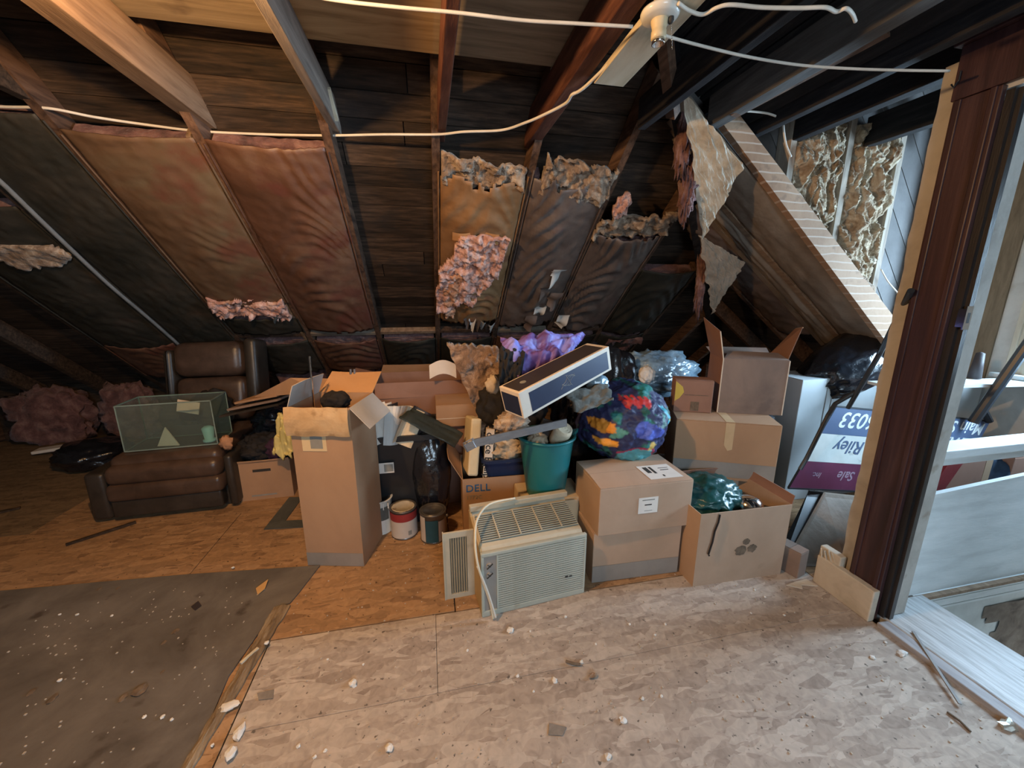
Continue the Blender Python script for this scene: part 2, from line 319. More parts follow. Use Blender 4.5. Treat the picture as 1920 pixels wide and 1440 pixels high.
PORC = mat('white_porcelain', [(.62, .61, .56), (.72, .71, .66)], 4, rough=.25, bump=.02, coat=.3)
PORCY = mat('yellowed_socket', [(.55, .45, .28), (.65, .55, .37)], 4, rough=.35, bump=.02)
MAROON = mat('maroon_stained_casing', [(.026, .011, .012), (.044, .018, .019), (.072, .034, .032)], 3, (9, 9, .6), rough=.4, bump=.12, bscale=20, spec=.5)
DKSTOP = mat('dark_door_stop', [(.010, .009, .010), (.03, .024, .022)], 4, (6, 6, .6), rough=.35, bump=.15, spec=.6)
PLASTER = mat('cream_plaster', [(.36, .33, .29), (.46, .43, .385), (.52, .49, .44)], 4, rough=.85, bump=.35, bscale=26, spots=(5, .62, (.24, .175, .11), .75))
PLASTW = mat('white_plaster', [(.50, .52, .50), (.62, .64, .62), (.70, .72, .69)], 3, rough=.8, bump=.25, bscale=20, spots=(4, .62, (.36, .34, .29), .6))
PLASTBR = mat('exposed_brown_plaster', [(.11, .085, .065), (.18, .14, .11), (.24, .20, .16)], 9, rough=.95, bump=.6, bscale=30)
CREAMPT = mat('chipped_cream_paint', [(.42, .36, .27), (.56, .49, .39), (.64, .57, .46)], 5, rough=.6, bump=.5, bscale=18, spots=(9, .60, (.26, .18, .11), .85))
WHITEPT = mat('white_painted_board', [(.55, .58, .58), (.66, .70, .70), (.74, .77, .77)], 2.5, (1, 1, 5), rough=.55, bump=.2, bscale=22, spots=(7, .70, (.35, .34, .31), .7))
THRESH = mat('worn_painted_threshold', [(.30, .29, .28), (.46, .46, .46), (.60, .61, .61)], 4, (14, 1.2, 14), rough=.5, bump=.4, bscale=16, spots=(14, .64, (.16, .14, .12), .6))
WALLDK = mat('dim_plaster_wall', [(.10, .085, .07), (.14, .12, .10)], 2, rough=.9, bump=.2)
STUD = mat('weathered_stud', [(.24, .19, .15), (.36, .30, .24), (.44, .38, .31)], 4, (8, 8, 1), rough=.8, bump=.3)
GABLE = mat('gable_plank', [(.09, .085, .082), (.13, .122, .118), (.165, .155, .15)], 2.5, (1, 1, 1), rough=.75, bump=.2, rnd=.12, spots=(13, .68, (.12, .10, .09), .8))
WHITECD = mat('white_carton', [(.52, .55, .56), (.60, .63, .63)], 2, rough=.7, bump=.05, spots=(4, .66, (.42, .42, .38), .5))
FUR = sheen(mat('brown_grey_fibre', [(.10, .062, .042), (.24, .155, .11), (.44, .33, .26)], 10, rough=.95, bump=1, bscale=50, bdist=.012, det=9, dist=1.5), .4, (1, .9, .8))
BEIGECL = mat('beige_knit_cloth', [(.30, .22, .14), (.46, .36, .25), (.58, .48, .36)], 9, rough=.9, bump=.6, bscale=40, bdist=.008)
GREYCL = mat('grey_cloth', [(.09, .09, .08), (.15, .15, .135)], 8, rough=.95, bump=.6, bscale=40, bdist=.008)
PURPLE = mat('purple_satin', [(.10, .045, .15), (.16, .08, .25), (.26, .20, .62)], 5, rough=.5, bump=.3, bscale=14, spots=(6, .52, (.30, .30, .75), .85))
YELLOW = mat('yellow_cloth', [(.62, .50, .17), (.75, .64, .28)], 6, rough=.8, bump=.4, bscale=30)
CREAMCL = mat('cream_towel', [(.62, .50, .34), (.76, .66, .50)], 9, rough=.9, bump=.5, bscale=60)
FOAM = mat('cream_foam', [(.62, .52, .34), (.72, .62, .43)], 4, rough=.8, bump=.2)
SIGNNAVY = mat('sign_navy', [(.07, .105, .19), (.095, .14, .24)], 4, rough=.45, bump=.05)
SIGNWH = mat('sign_worn_white', [(.50, .53, .50), (.60, .63, .60)], 8, rough=.5, bump=.1, spots=(11, .60, (.27, .30, .27), .8))
SIGNRED = mat('sign_maroon', [(.10, .022, .05), (.14, .035, .075)], 4, rough=.45, bump=.05)
REDCARD = mat('red_board', [(.24, .02, .025), (.32, .03, .04)], 4, rough=.5, bump=.05)
DENIM = mat('denim_blue', [(.02, .035, .065), (.06, .10, .16)], 4, rough=.9, bump=.5, bscale=30)
TINLID = mat('paint_can_lid', [(.40, .34, .25), (.55, .49, .38)], 9, rough=.45, bump=.1, spots=(16, .56, (.20, .12, .06), .8))
TINDK = mat('dull_tin', [(.12, .11, .10), (.24, .22, .20)], 8, rough=.35, bump=.1, metal=.7)
REDLAB = mat('red_paint_label', [(.26, .03, .03), (.34, .045, .04)], 4, rough=.5, bump=.03)
WHLAB = mat('cream_paint_label', [(.50, .44, .38), (.58, .52, .46)], 4, rough=.5, bump=.03)
TEALLAB = mat('dark_teal_label', [(.02, .07, .10), (.03, .10, .14)], 4, rough=.45, bump=.03)
TILEM = mat('slate_grey_tile', [(.06, .065, .06), (.10, .105, .10)], 6, rough=.7, bump=.2)
GLASS = glass('aquarium_glass', (.80, .88, .85), .05, .98)
PANE = glass('window_glass', (.9, .96, 1.0), .06, 1.0)
CLEARPL = glass('clear_plastic', (.08, .10, .10), .45, 4, .2)
TEALOBJ = mat('pale_teal_plastic', [(.35, .66, .68), (.45, .75, .76)], 4, rough=.4, bump=.02)
SHEER = mat('blue_grey_box', [(.20, .24, .28), (.26, .30, .34)], 3, rough=.6, bump=.1)

# ================================================================== STRUCTURE
# ---- floor: base slab with strand-board sheets, split round the stair opening
fl = thing('floor', kind='structure')
obj('subfloor', MB().box(-6.2, 2.40, -2.6, 5.6, -.06, -.0185).box(2.40, 4.7, 1.30, 5.6, -.06, -.0185).box(2.40, 4.0, -2.6, -.6, -.06, -.0185), WALLDK, fl)
def panel(x0, x1, y0, y1, m, z=0.0):
    return obj('panel', MB().box(x0, x1, y0, y1, -.018, z), m, fl, bev=.0015)
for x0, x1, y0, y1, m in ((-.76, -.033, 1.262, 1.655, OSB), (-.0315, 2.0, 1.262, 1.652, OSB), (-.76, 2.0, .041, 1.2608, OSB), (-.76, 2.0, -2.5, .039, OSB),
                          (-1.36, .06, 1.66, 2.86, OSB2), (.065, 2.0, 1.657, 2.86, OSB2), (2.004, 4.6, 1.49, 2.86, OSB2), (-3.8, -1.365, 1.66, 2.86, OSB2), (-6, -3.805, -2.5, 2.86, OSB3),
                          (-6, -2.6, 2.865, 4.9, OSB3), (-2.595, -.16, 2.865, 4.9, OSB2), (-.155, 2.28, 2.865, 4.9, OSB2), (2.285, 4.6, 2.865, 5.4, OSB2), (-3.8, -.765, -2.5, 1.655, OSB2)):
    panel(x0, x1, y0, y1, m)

# brown sheet lying over the left of the floor
sh = [(-.671, 2.142), (-.72, 1.95), (-.745, 1.87), (-.80, 1.86), (-.86, 1.5), (-.83, 1.15), (-.80, .6), (-.78, -2.4), (-4.4, -2.4), (-4.4, 2.36), (-2.25, 2.27), (-1.4, 2.215)]
tag(obj('hardboard_sheet', MB().prism([(x, y, .001) for x, y in sh], (0, 0, .007)), SHEETM), 'large flat grey-brown sheet covering the floor at lower left, strewn with crumbs', 'board')
# splintered strip along its edge
def strip(a, b):
    c = Vector((-.775, 1.855, .009)).lerp(Vector((-.845, 1.12, .009)), b)
    w = .075*(1-.55*b)+.012*noise.noise(Vector((b*9, 0, 3)))
    return (c.x+(a-.5)*w+.006*noise.noise(Vector((b*14, a*2, 0))), c.y, .010+.006*(1-abs(2*a-1))+.003*noise.noise(Vector((a*9, b*40, 1))))
tag(obj('broken_board', MB().sheet(strip, 8, 60, thick=.008, nrm=(0, 0, -1)), mat('splintered_board', [(.10, .07, .045), (.22, .16, .10), (.34, .28, .20)], 9, (4, .6, 1), rough=.85, bump=.5)), 'narrow splintered board strip beside the left edge of the bright strand board', 'board')

# ---- stair opening behind the doorway
st = thing('wall_stairwell', kind='structure')
obj('plaster', MB().box(2.40, 3.9, 1.30, 1.36, -1.3, -.0186), PLASTW, st)
def broken(a, b):
    x = 2.68+a*1.15; z = -.2-b*.95
    return (x, 1.296-.012*noise.noise(Vector((a*7, b*7, 0))), z)
obj('bare_patch', MB().sheet(broken, 30, 24, keep=lambda a, b: noise.noise(Vector((a*2.2, b*2.2, 5)))*.35+a*.9+b*.5 > .35), PLASTBR, st)
obj('moulding', MB().box(2.40, 3.9, 1.275, 1.30, -.055, -.015).box(2.40, 3.9, 1.283, 1.30, -.11, -.07).box(2.42, 3.9, 1.288, 1.30, -.135, -.122), WHITEPT, st)
obj('side', MB().box(2.36, 2.40, -.6, 1.30, -1.3, -.061).box(3.9, 3.96, -.6, 1.30, -1.3, 0).box(2.40, 3.9, -.66, -.6, -1.3, -.061), PLASTW, st)
stairs = thing('stairs', kind='structure')
for i in range(6):
    obj('tread', MB().box(2.42, 3.3, -.55+i*.27, -.26+i*.27, -1.3+.001, -.19-i*.18), THRESH, stairs)

# ---- threshold, door frame, wall stub
tr = thing('trim_threshold', kind='structure')
obj('sill_board', MB().box(2.045, 2.395, -.7, 1.255, -.018, .024, bev=.006), THRESH, tr)
obj('sill_edge', MB().box(1.985, 2.043, -.7, 1.165, -.018, .022, bev=.004), mat('grey_painted_edge', [(.26, .24, .24), (.40, .38, .38)], 4, (9, 1, 9), rough=.6, bump=.2), tr)
wr = thing('wall_right', kind='structure')
def ragged(x0, x1, vlo, z0, z1, n=60):
    pts = [(x0, vlo, z0)]
    for i in range(n+1):
        z = z0+(z1-z0)*i/n; pts.append((x0, 1.402+.010*noise.noise(Vector((z*6, 1, 0)))+.006*noise.noise(Vector((z*30, 2, 0))), z))
    pts.append((x0, vlo, z1)); return pts
obj('plaster_end', MB().prism(ragged(2.03, 2.1, 1.3, 0.0, 2.38), (.012, 0, 0)), PLASTER, wr)
obj('stud', MB().box(2.043, 2.125, 1.24, 1.385, 0, 2.38), STUD, wr)
obj('plaster_near', MB().box(2.03, 2.12, -2.5, .22, 0, 2.38).box(2.03, 2.12, .22, 1.24, 2.22, 2.38), PLASTER, wr)
obj('reveal', MB().box(2.085, 2.165, 1.178, 1.235, .029, 2.2), PLASTER, wr)
dr = thing('door_1', kind='structure')
def casing_profile(v0, v1): return MB().box(2.006, 2.028, v0, v1, .0, 2.232, bev=.003).box(1.998, 2.008, v0+.012, v0+.03, .0, 2.232, bev=.003).box(1.998, 2.008, v1-.03, v1-.010, .0, 2.232, bev=.003)
obj('casing', casing_profile(1.195, 1.336), MAROON, dr)
obj('casing', casing_profile(.10, .24), MAROON, dr)
obj('head_casing', MB().box(2.006, 2.028, .08, 1.345, 2.235, 2.42, bev=.003).box(1.985, 2.03, .05, 1.36, 2.42, 2.445, bev=.003), MAROON, dr)
obj('jamb', MB().box(2.028, 2.085, 1.172, 1.196, .03, 2.215).box(2.045, 2.068, 1.158, 1.172, .03, 2.215), DKSTOP, dr)
obj('jamb', MB().box(2.028, 2.15, .24, .262, .03, 2.215), DKSTOP, dr)
sp = obj('strike_plate', MB().box(2.031, 2.064, 1.154, 1.158, 1.38, 1.47).box(2.024, 2.034, 1.15, 1.175, 1.39, 1.46), CHROME, dr)
obj('latch_hole', MB().box(2.04, 2.054, 1.1525, 1.1542, 1.405, 1.445), INK, sp)
hk = onu(1798, 150, 2.0)
obj('hook', MB().tube([hk+Vector((0, 0, .03)), hk, hk+Vector((0, .012, -.02)), hk+Vector((0, .022, -.005))], .003, 6), STEELBLK, dr)
bb = thing('baseboard_right', kind='structure')
obj('board', MB().box(1.985, 2.027, 1.368, 1.478, .0, .215, bev=.006).box(1.968, 2.005, 1.19, 1.47, .0, .165, bev=.005), CREAMPT, bb)
for i in range(5):
    obj('splinter', MB().bar((1.995-.006*i, 1.37+.02*i, .165), (1.99-.006*i, 1.40+.014*i, .205+.006*(i % 3)), .008, .004), CREAMPT, bb)

# ---- half wall with rail along the stairs
hw = thing('trim_balustrade', kind='structure')
obj('panel', MB().prism([(2.19, 1.26, .025), (3.88, 1.26, .025), (3.88, 1.26, .70), (2.19, 1.26, .578)], (0, .022, 0)), WHITEPT, hw)
obj('base_trim', MB().box(2.2, 3.88, 1.235, 1.259, .0, .02, bev=.003), TANRAFT, hw)
obj('rail', MB().box(2.13, 3.88, 1.20, 1.30, .80, .84, bev=.004), WHITEPT, hw)
obj('rail_apron', MB().box(2.15, 3.88, 1.225, 1.248, .755, .80, bev=.003), WHITEPT, hw)
obj('post', MB().box(3.8, 3.88, 1.262, 1.30, .0, .80), WHITEPT, hw)

# ---- window wall of the dormer
ww = thing('wall_window', kind='structure')
wv0, wv1, wz0, wz1 = .78, 1.80, 1.02, 2.12
obj('boards', MB().box(3.9, 3.98, -.6, wv0, 0, 3.0).box(3.9, 3.98, wv1, 2.26, 0, 3.0).box(3.9, 3.98, wv0, wv1, 0, wz0).box(3.9, 3.98, wv0, wv1, wz1, 3.0), PLASTW, ww)
obj('corner_wallpaper', MB().box(3.885, 3.899, 2.02, 2.16, .9, 2.6), mat('brown_wallpaper', [(.17, .13, .085), (.27, .22, .15)], 6, (6, 6, 1), rough=.7, bump=.2), ww)
w1 = thing('window_1', kind='structure')
obj('casing', MB().box(3.865, 3.899, wv1, wv1+.12, .94, 2.3, bev=.004).box(3.855, 3.866, wv1+.09, wv1+.12, .94, 2.3, bev=.004).box(3.858, 3.866, wv1, wv1+.03, .94, 2.3, bev=.003), mat('cream_window_casing', [(.50, .46, .36), (.62, .58, .47)], 5, (5, 5, 1), rough=.5, bump=.2), w1)
obj('casing', MB().box(3.865, 3.899, wv0-.12, wv0, .94, 2.3, bev=.004), CREAMPT, w1)
obj('head_casing', MB().box(3.865, 3.899, wv0-.14, wv1+.14, 2.12, 2.26, bev=.004), CREAMPT, w1)
obj('sash', MB().box(3.91, 3.94, wv0, wv0+.05, wz0, wz1).box(3.91, 3.94, wv1-.06, wv1, wz0, wz1).box(3.91, 3.94, wv0, wv1, wz0, wz0+.05).box(3.91, 3.94, wv0, wv1, wz1-.05, wz1).box(3.905, 3.945, wv0, wv1, 1.55, 1.59), WHITEPT, w1)
obj('window_sill', MB().box(3.80, 3.90, wv0-.16, wv1+.16, .955, .985, bev=.004), WHITEPT, w1)
for z0, z1 in ((wz0+.05, 1.55), (1.59, wz1-.05)): obj('pane', MB().box(3.922, 3.926, wv0+.05, wv1-.06, z0, z1), PANE, w1)

# ---- outer shell behind and beside the camera
obj('wall_left', MB().box(-6.2, -6.1, -2.6, 5.6, -.02, 4.4), WALLDK, kind='structure')
wf = thing('wall_front', kind='structure')
gx0, gx1, gz0, gz1 = -.15, 1.25, 1.2, 2.3
obj('plaster', MB().box(-6.2, gx0, -2.6, -2.5, -.02, 4.4).box(gx1, 4.0, -2.6, -2.5, -.02, 4.4).box(gx0, gx1, -2.6, -2.5, -.02, gz0).box(gx0, gx1, -2.6, -2.5, gz1, 4.4), PLASTER, wf)
w2 = thing('window_added', kind='structure')  # unseen window, added to let the fill light in
obj('added_window_frame', MB().box(gx0, gx0+.05, -2.57, -2.53, gz0, gz1).box(gx1-.05, gx1, -2.57, -2.53, gz0, gz1).box(gx0, gx1, -2.57, -2.53, gz0, gz0+.05).box(gx0, gx1, -2.57, -2.53, gz1-.05, gz1), WHITEPT, w2)
obj('pane', MB().box(gx0+.05, gx1-.05, -2.552, -2.548, gz0+.05, gz1-.05), PANE, w2)
obj('wall_east', MB().box(3.99, 4.05, -2.6, -.6, -.02, 4.4), WALLDK, kind='structure')

# ---- low eave walls
wb = thing('wall_back', kind='structure')
obj('boards', MB().box(-6.1, 4.65, 5.0, 5.06, -.018, 1.0), OLDWOOD, wb)
for i in range(18):
    x = -5.7+i*.6
    if x > 4.3: break
    obj('stud', MB().box(x-.02, x+.025, 4.90, 4.99, 0, .56), RAFTER, wb)

# ---- ceiling: both roof slopes, rafters, joists, plywood
ce = thing('ceiling', kind='structure')
def bp(u, w, off=0.0):     # point on back slope: w = horizontal distance v, off outward
    return Vector((u, w, TAN*(V0-w)))+NB*off
def rp(w, v, off=0.0):     # point on right slope at u = w
    return Vector((w, v, TAN*(U0-w)))+NR*off
OFF = .135
# back slope planks (run along u)
w = 5.0; dw = .145*math.cos(R(38))
k = 0
while w > .7:
    w2_ = w-dw+.006*math.cos(R(38)); hu0, hu1 = w-.85, w2_-.85
    a = MB(); lift = .012*random.random()
    cuts = [-6.1, -3.1+random.uniform(-1, 1), max(-.5, min(hu1-.3, random.uniform(-.6, .9)))]
    segs = [(cuts[0], cuts[1]-.003), (cuts[1]+.003, cuts[2]-.003), (cuts[2]+.003, None)]
    for x0, x1 in segs:
        b = MB(); o = OFF+lift*random.random()
        xa, xb = (x1, x1) if x1 is not None else (hu0+.1, hu1+.1)
        b.prism([bp(x0, w, o), bp(xa, w, o), bp(xb, w2_, o), bp(x0, w2_, o)], NB*.02)
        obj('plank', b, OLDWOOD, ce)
    a.bm.free()
    w -= dw; k += 1
# right slope planks (run along v)
w = 4.55
while w > -.1:
    w2_ = w-dw+.006; v0 = max(2.30 if w > 1.65 else -2.5, -2.5); o = OFF+.01*random.random()
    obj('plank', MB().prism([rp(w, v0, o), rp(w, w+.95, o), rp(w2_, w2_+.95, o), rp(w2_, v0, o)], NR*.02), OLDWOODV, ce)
    w -= dw
# dark boards closing the dormer and attic above the joists
for i in range(12):
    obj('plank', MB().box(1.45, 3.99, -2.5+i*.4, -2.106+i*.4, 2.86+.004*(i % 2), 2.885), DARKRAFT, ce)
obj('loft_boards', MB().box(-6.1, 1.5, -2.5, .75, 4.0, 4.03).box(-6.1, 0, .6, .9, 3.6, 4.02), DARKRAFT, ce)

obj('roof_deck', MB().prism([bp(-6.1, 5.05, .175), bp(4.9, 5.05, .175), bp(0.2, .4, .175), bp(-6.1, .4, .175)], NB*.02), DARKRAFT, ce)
obj('roof_deck', MB().prism([rp(4.62, -2.5, .175), rp(4.62, 5.6, .175), rp(-.1, 1.2, .175), rp(-.1, -2.5, .175)][:0] or [rp(4.62, 2.30, .175), rp(4.62, 5.6, .175), rp(1.3, 2.30, .175)], NR*.02), DARKRAFT, ce)
obj('roof_deck', MB().prism([rp(1.7, -2.5, .175), rp(1.7, 2.7, .175), rp(-.1, .9, .175), rp(-.1, -2.5, .175)], NR*.02), DARKRAFT, ce)
# back slope rafters
def raf(p, q, wd, h, n, m, nm='rafter'): return obj(nm, MB().bar(p+n*h/2, q+n*h/2, wd, h, up=n), m, ce)
for u in (-5.2, -4.6, -4.0, -3.43, -2.84, -2.24, -1.74, -1.12, -.49, .085, .67, 1.24, 1.84, 2.42, 3.0, 3.6):
    top = max(u+.85+.05, .9)
    m = RAFTER if u > -1.9 else OLDWOOD
    raf(bp(u, 4.92), bp(u, top), .045, .125, NB, m)
# hip rafter
ph, qh = bp(.06, .91), bp(4.1, 4.95)
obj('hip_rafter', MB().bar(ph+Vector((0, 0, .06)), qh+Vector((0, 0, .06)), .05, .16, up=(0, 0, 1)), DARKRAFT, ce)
# right slope rafters
for v, m in ((2.52, TANRAFT), (2.72, KRAFTTAN), (3.12, RAFTER), (3.7, RAFTER), (4.3, RAFTER)):
    raf(rp(4.5, v), rp(v-.80, v), .045, .125, NR, m)
# sistered lower ends on the bay next to the hanging brown batt
raf(bp(-1.165, 4.3, -.002), bp(-1.165, 2.55, -.002), .022, .09, NB, mat('split_pine', [(.13, .08, .045), (.24, .155, .09), (.33, .22, .13)], 4, (8, 1, 8), rough=.7, bump=.4), 'rafter_sister')
# lath-marked rafter under the dormer cheek, vertical side face
def stripes():
    m = mat('lath_marked_pine', [(.23, .13, .075), (.31, .19, .115), (.36, .235, .15)], 3, (1, 1, 1), rough=.75, bump=.3, spots=(14, .62, (.18, .11, .07), .6)); nt = m.node_tree
    b = nt.nodes['Principled BSDF']; src = b.inputs['Base Color'].links[0].from_socket
    tc = _n(nt, 'ShaderNodeTexCoord'); sx = _n(nt, 'ShaderNodeSeparateXYZ'); nt.links.new(tc.outputs['Object'], sx.inputs[0])
    mu = _n(nt, 'ShaderNodeMath', operation='MULTIPLY'); mu.inputs[1].default_value = 21; nt.links.new(sx.outputs[2], mu.inputs[0])
    nz = _n(nt, 'ShaderNodeTexNoise'); nz.inputs['Scale'].default_value = 6; nt.links.new(tc.outputs['Object'], nz.inputs['Vector'])
    ad = _n(nt, 'ShaderNodeMath', operation='MULTIPLY_ADD'); ad.inputs[1].default_value = .5; nt.links.new(nz.outputs[0], ad.inputs[0]); nt.links.new(mu.outputs[0], ad.inputs[2])
    fr = _n(nt, 'ShaderNodeMath', operation='FRACT'); nt.links.new(ad.outputs[0], fr.inputs[0])
    lt = _n(nt, 'ShaderNodeMath', operation='LESS_THAN'); lt.inputs[1].default_value = .17; nt.links.new(fr.outputs[0], lt.inputs[0])
    mx = _n(nt, 'ShaderNodeMixRGB'); nt.links.new(lt.outputs[0], mx.inputs[0]); nt.links.new(src, mx.inputs[1]); mx.inputs[2].default_value = (.42, .32, .245, 1)
    nt.links.new(mx.outputs[0], b.inputs['Base Color']); return m
p0 = onv(1343, 215, 2.10); p1 = onv(1672, 655, 2.10)
obj('lathed_rafter', MB().prism([p0, p0+Vector((.10, 0, .045)), Vector((p1.x+.85+.075, 2.10, p1.z-.85*TAN+.11)), Vector((p1.x+.85, 2.10, p1.z-.85*TAN-.05)), p1], (0, .045, 0)), stripes(), ce)

# eave plate / blocking pieces between rafters
us = [-2.84, -2.24, -1.74, -1.12, -.49, .085, .67, 1.24, 1.84, 2.42]
for i in range(len(us)-1):
    a, b = us[i]+.024, us[i+1]-.024
    z = 1.14+.012*random.uniform(-1, 1); v = V0-z/TAN
    mm = [OLDWOOD, OLDWOOD, RAFTER, KRAFTTAN, TANRAFT, RAFTER, KRAFTTAN, RAFTER, OLDWOODV][i]
    obj('blocking', MB().bar((a, v+.03, z+.01), (b, v+.03, z+.01), .04, .05, up=NB), mm, ce)
# faced batts below the blocking in each bay
def batt_sheet(u0, u1, va, vb, seed, bulge=.035, wr=.012, freq=7, top_j=.0, bot_j=.03, sag=1.2, off=-.004):
    """paper facing in a bay of the back slope from v=va (top) to v=vb (bottom)"""
    L = (vb-va)
    def f(a, b):
        u = u0+(u1-u0)*a; s = a-.5
        v = va+L*b
        arc = math.sin((b*L*freq*2+sag*(-s*s*4)*1.6+2.2*noise.noise(Vector((a*1.6, b*L*2.2, seed))))*math.pi)
        k = 1.9*wr*(abs(arc)**3)*(1-abs(s)*1.2)*max(0, .30+1.2*noise.noise(Vector((a*1.8, b*L*2.5, seed+9))))
        n = bulge*(1-(2*s)**2)+k+.006*noise.fractal(Vector((a*9, b*16*L, seed)), .8, 2, 3)
        return bp(u, v, off-n)
    def keep(a, b):
        e0 = top_j*(.5+.5*noise.noise(Vector((a*3, 1, seed)))+.35*noise.noise(Vector((a*14, 2, seed))))
        e1 = bot_j*(.5+.7*noise.noise(Vector((a*3, 5, seed)))+.5*noise.noise(Vector((a*12, 6, seed))))
        return e0 < b*L and b*L < L-max(0, e1)
    return f, keep
def batt(u0, u1, za, zb, m, label, seed, **kw):
    va, vb = V0-za/TAN, V0-zb/TAN
    root = thing('insulation_batt', label, 'insulation', bp((u0+u1)/2, vb), group='paper-faced insulation in the roof bays')
    Mi = Matrix.Translation(-root.location)
    f, keep = batt_sheet(u0, u1, va, vb, seed, **kw)
    mb = MB().sheet(lambda a, b: Mi @ f(a, b), 30, max(12, int((vb-va)*48)), keep, thick=.006, nrm=NB)
    obj('paper_facing', mb, m, root, smooth=True)
    # fibre body behind the paper
    def g(a, b): return Mi @ bp(u0+.01+(u1-u0-.02)*a, va+.03+(vb-va-.04)*b, .03-.012*noise.noise(Vector((a*8, b*20, seed))))
    obj('fibre', MB().sheet(g, 14, 40, lambda a, b: keep(a, b), thick=.07, nrm=NB), REDFL, root)
    # stapled paper lips on the rafters
    for e, s in ((u0, -1), (u1, 1)):
        pts = [Mi @ bp(e+s*.012, va+(vb-va)*t/14+.02, -.006-.004*noise.noise(Vector((t, seed, s)))) for t in range(14)]
        obj('flange', MB().tube(pts, .006, 5), m, root)
    return root, Mi
def fluff(root, Mi, pts_f, nu, nv, m, amp=.03, seed=0, keep=None, n=NB, name='fibreglass', thick=.03, bill=.6, st=(1, 1, 1)):
    def f(a, b):
        p = Vector(pts_f(a, b)); q = Vector((p.x*st[0], p.y*st[1], p.z*st[2]))*11+Vector((seed, 0, 0)); q += Vector((1, .4, -1))*noise.noise(q*.8)*.8
        return Mi @ (p-n*(amp*(noise.fractal(q, .8, 2.1, 5)+bill*abs(noise.noise(q*2.3)))))
    return obj(name, MB().sheet(f, nu, nv, keep, thick=thick, nrm=n), m, root, smooth=True)

# bay -2.84..-2.24 (far left, dark, torn patch)
r, Mi = batt(-2.81, -2.27, 2.0, 1.0, KRAFTDK, 'leftmost dark torn insulation batt left of the grey conduit', 1, bulge=.02)
c = onback(60, 470)
fluff(r, Mi, lambda a, b: bp(c.x-.22+.42*a, c.y-.1+.22*b, -.04), 26, 16, TANFL, .02, 2, lambda a, b: (a-.5)**2*3+(b-.5)**2*5+.5*noise.noise(Vector((a*4, b*4, 2))) < .75)
# bay -2.24..-1.74 dark smooth
batt(-2.215, -1.765, 2.34, 1.05, KRAFTDK, 'long dark smooth insulation batt between the grey conduit and the olive batt', 3, bulge=.012, wr=.004)
# bay -1.74..-1.12 olive and red, torn low
r, Mi = batt(-1.715, -1.145, 2.30, 1.40, KRAFTOL, 'wide olive and rust batt left of the split pine rafter, torn open at its foot', 4, bulge=.025, wr=.006, bot_j=.10)
vb = V0-1.40/TAN
fluff(r, Mi, lambda a, b: bp(-1.70+.54*a, vb-.12+.20*b+.03*math.sin(a*9), -.035), 50, 22, PINK, .045, 3, lambda a, b: noise.noise(Vector((a*5, b*4, 8)))*.6+abs(b-.5)*1.3 < .62)
ol = obj('torn_paper', MB().sheet(lambda a, b: Mi @ bp(-1.28+.12*a-.04*b, vb+.02+.13*b, -.03-.03*math.sin(a*5+b*3)), 8, 8, lambda a, b: a+b*.8 < 1.25), GREYCL, r)
batt(-1.715, -1.145, 1.32, 1.16, KRAFTDK, 'short dark wrinkled batt under the torn olive batt', 5, bulge=.03)
# bay -1.12..-.49 red-brown, full, wrinkled
batt(-1.095, -.515, 2.30, 1.18, KRAFTRED, 'red-brown wrinkled batt between the split pine rafter and the bare board bay', 6, bulge=.04, wr=.020, freq=4.2, sag=2.2)
# bay .085...67 golden, torn with pink hole
r, Mi = batt(.11, .645, 2.25, 1.24, KRAFT, 'golden brown batt with a large hole showing bright pink wool', 7, bulge=.045, wr=.028, freq=3.4, sag=2.0, top_j=.10, bot_j=.10)
va = V0-2.28/TAN
fluff(r, Mi, lambda a, b: bp(.115+.52*a, va-.04+.16*b+.05*a, -.03+.03*b), 44, 16, TANFL, .05, 5, lambda a, b: noise.noise(Vector((a*6, 0, 8)))*.5 < b+.1)
hc = onback(888, 500); 
def hole(a, b):
    return noise.noise(Vector((a*3.1, b*3.1, 3.3)))*.55+((a-.50)*1.0+(b-.42)*.35)**2*3+(b-.45)**2*1.8 < .66
fluff(r, Mi, lambda a, b: bp(.12+.48*a-.07*b, onback(870, 428).y+.68*b, -.08), 54, 64, PINK, .05, 6, hole)
fluff(r, Mi, lambda a, b: bp(.12+.16*a+.03*b, onback(840, 500).y+.46*b, -.085), 22, 48, mat('orange_wool', [(.34, .15, .08), (.58, .30, .18), (.78, .50, .36)], 12, rough=.95, bump=1, bscale=50, bdist=.01), .03, 7, lambda a, b: a+b*.55+.2*noise.noise(Vector((a*5, b*8, 1))) < 1.05)
obj('torn_paper', MB().sheet(lambda a, b: Mi @ bp(.19+.33*a, onback(870, 425).y+.10*b, -.055-.02*b-.012*math.sin(a*8)), 14, 6, lambda a, b: b < .55+.5*noise.noise(Vector((a*5, 1, 1)))), mat('orange_kraft', [(.40, .20, .08), (.52, .28, .12)], 4, rough=.5, bump=.3), r, smooth=True)
for q in range(6):
    x = .32+.05*q; y0 = V0-1.34/TAN+.02*q
    obj('torn_paper', MB().sheet(lambda a, b: Mi @ bp(x+.07*a*(1-b*.6)+.02*b, y0+.14*b, -.05-.05*b*math.sin(q+1)-.02*math.cos(a*4+q)), 6, 6, lambda a, b: a > b*.5), LAB if q % 2 else KRAFTGR, r, smooth=True)
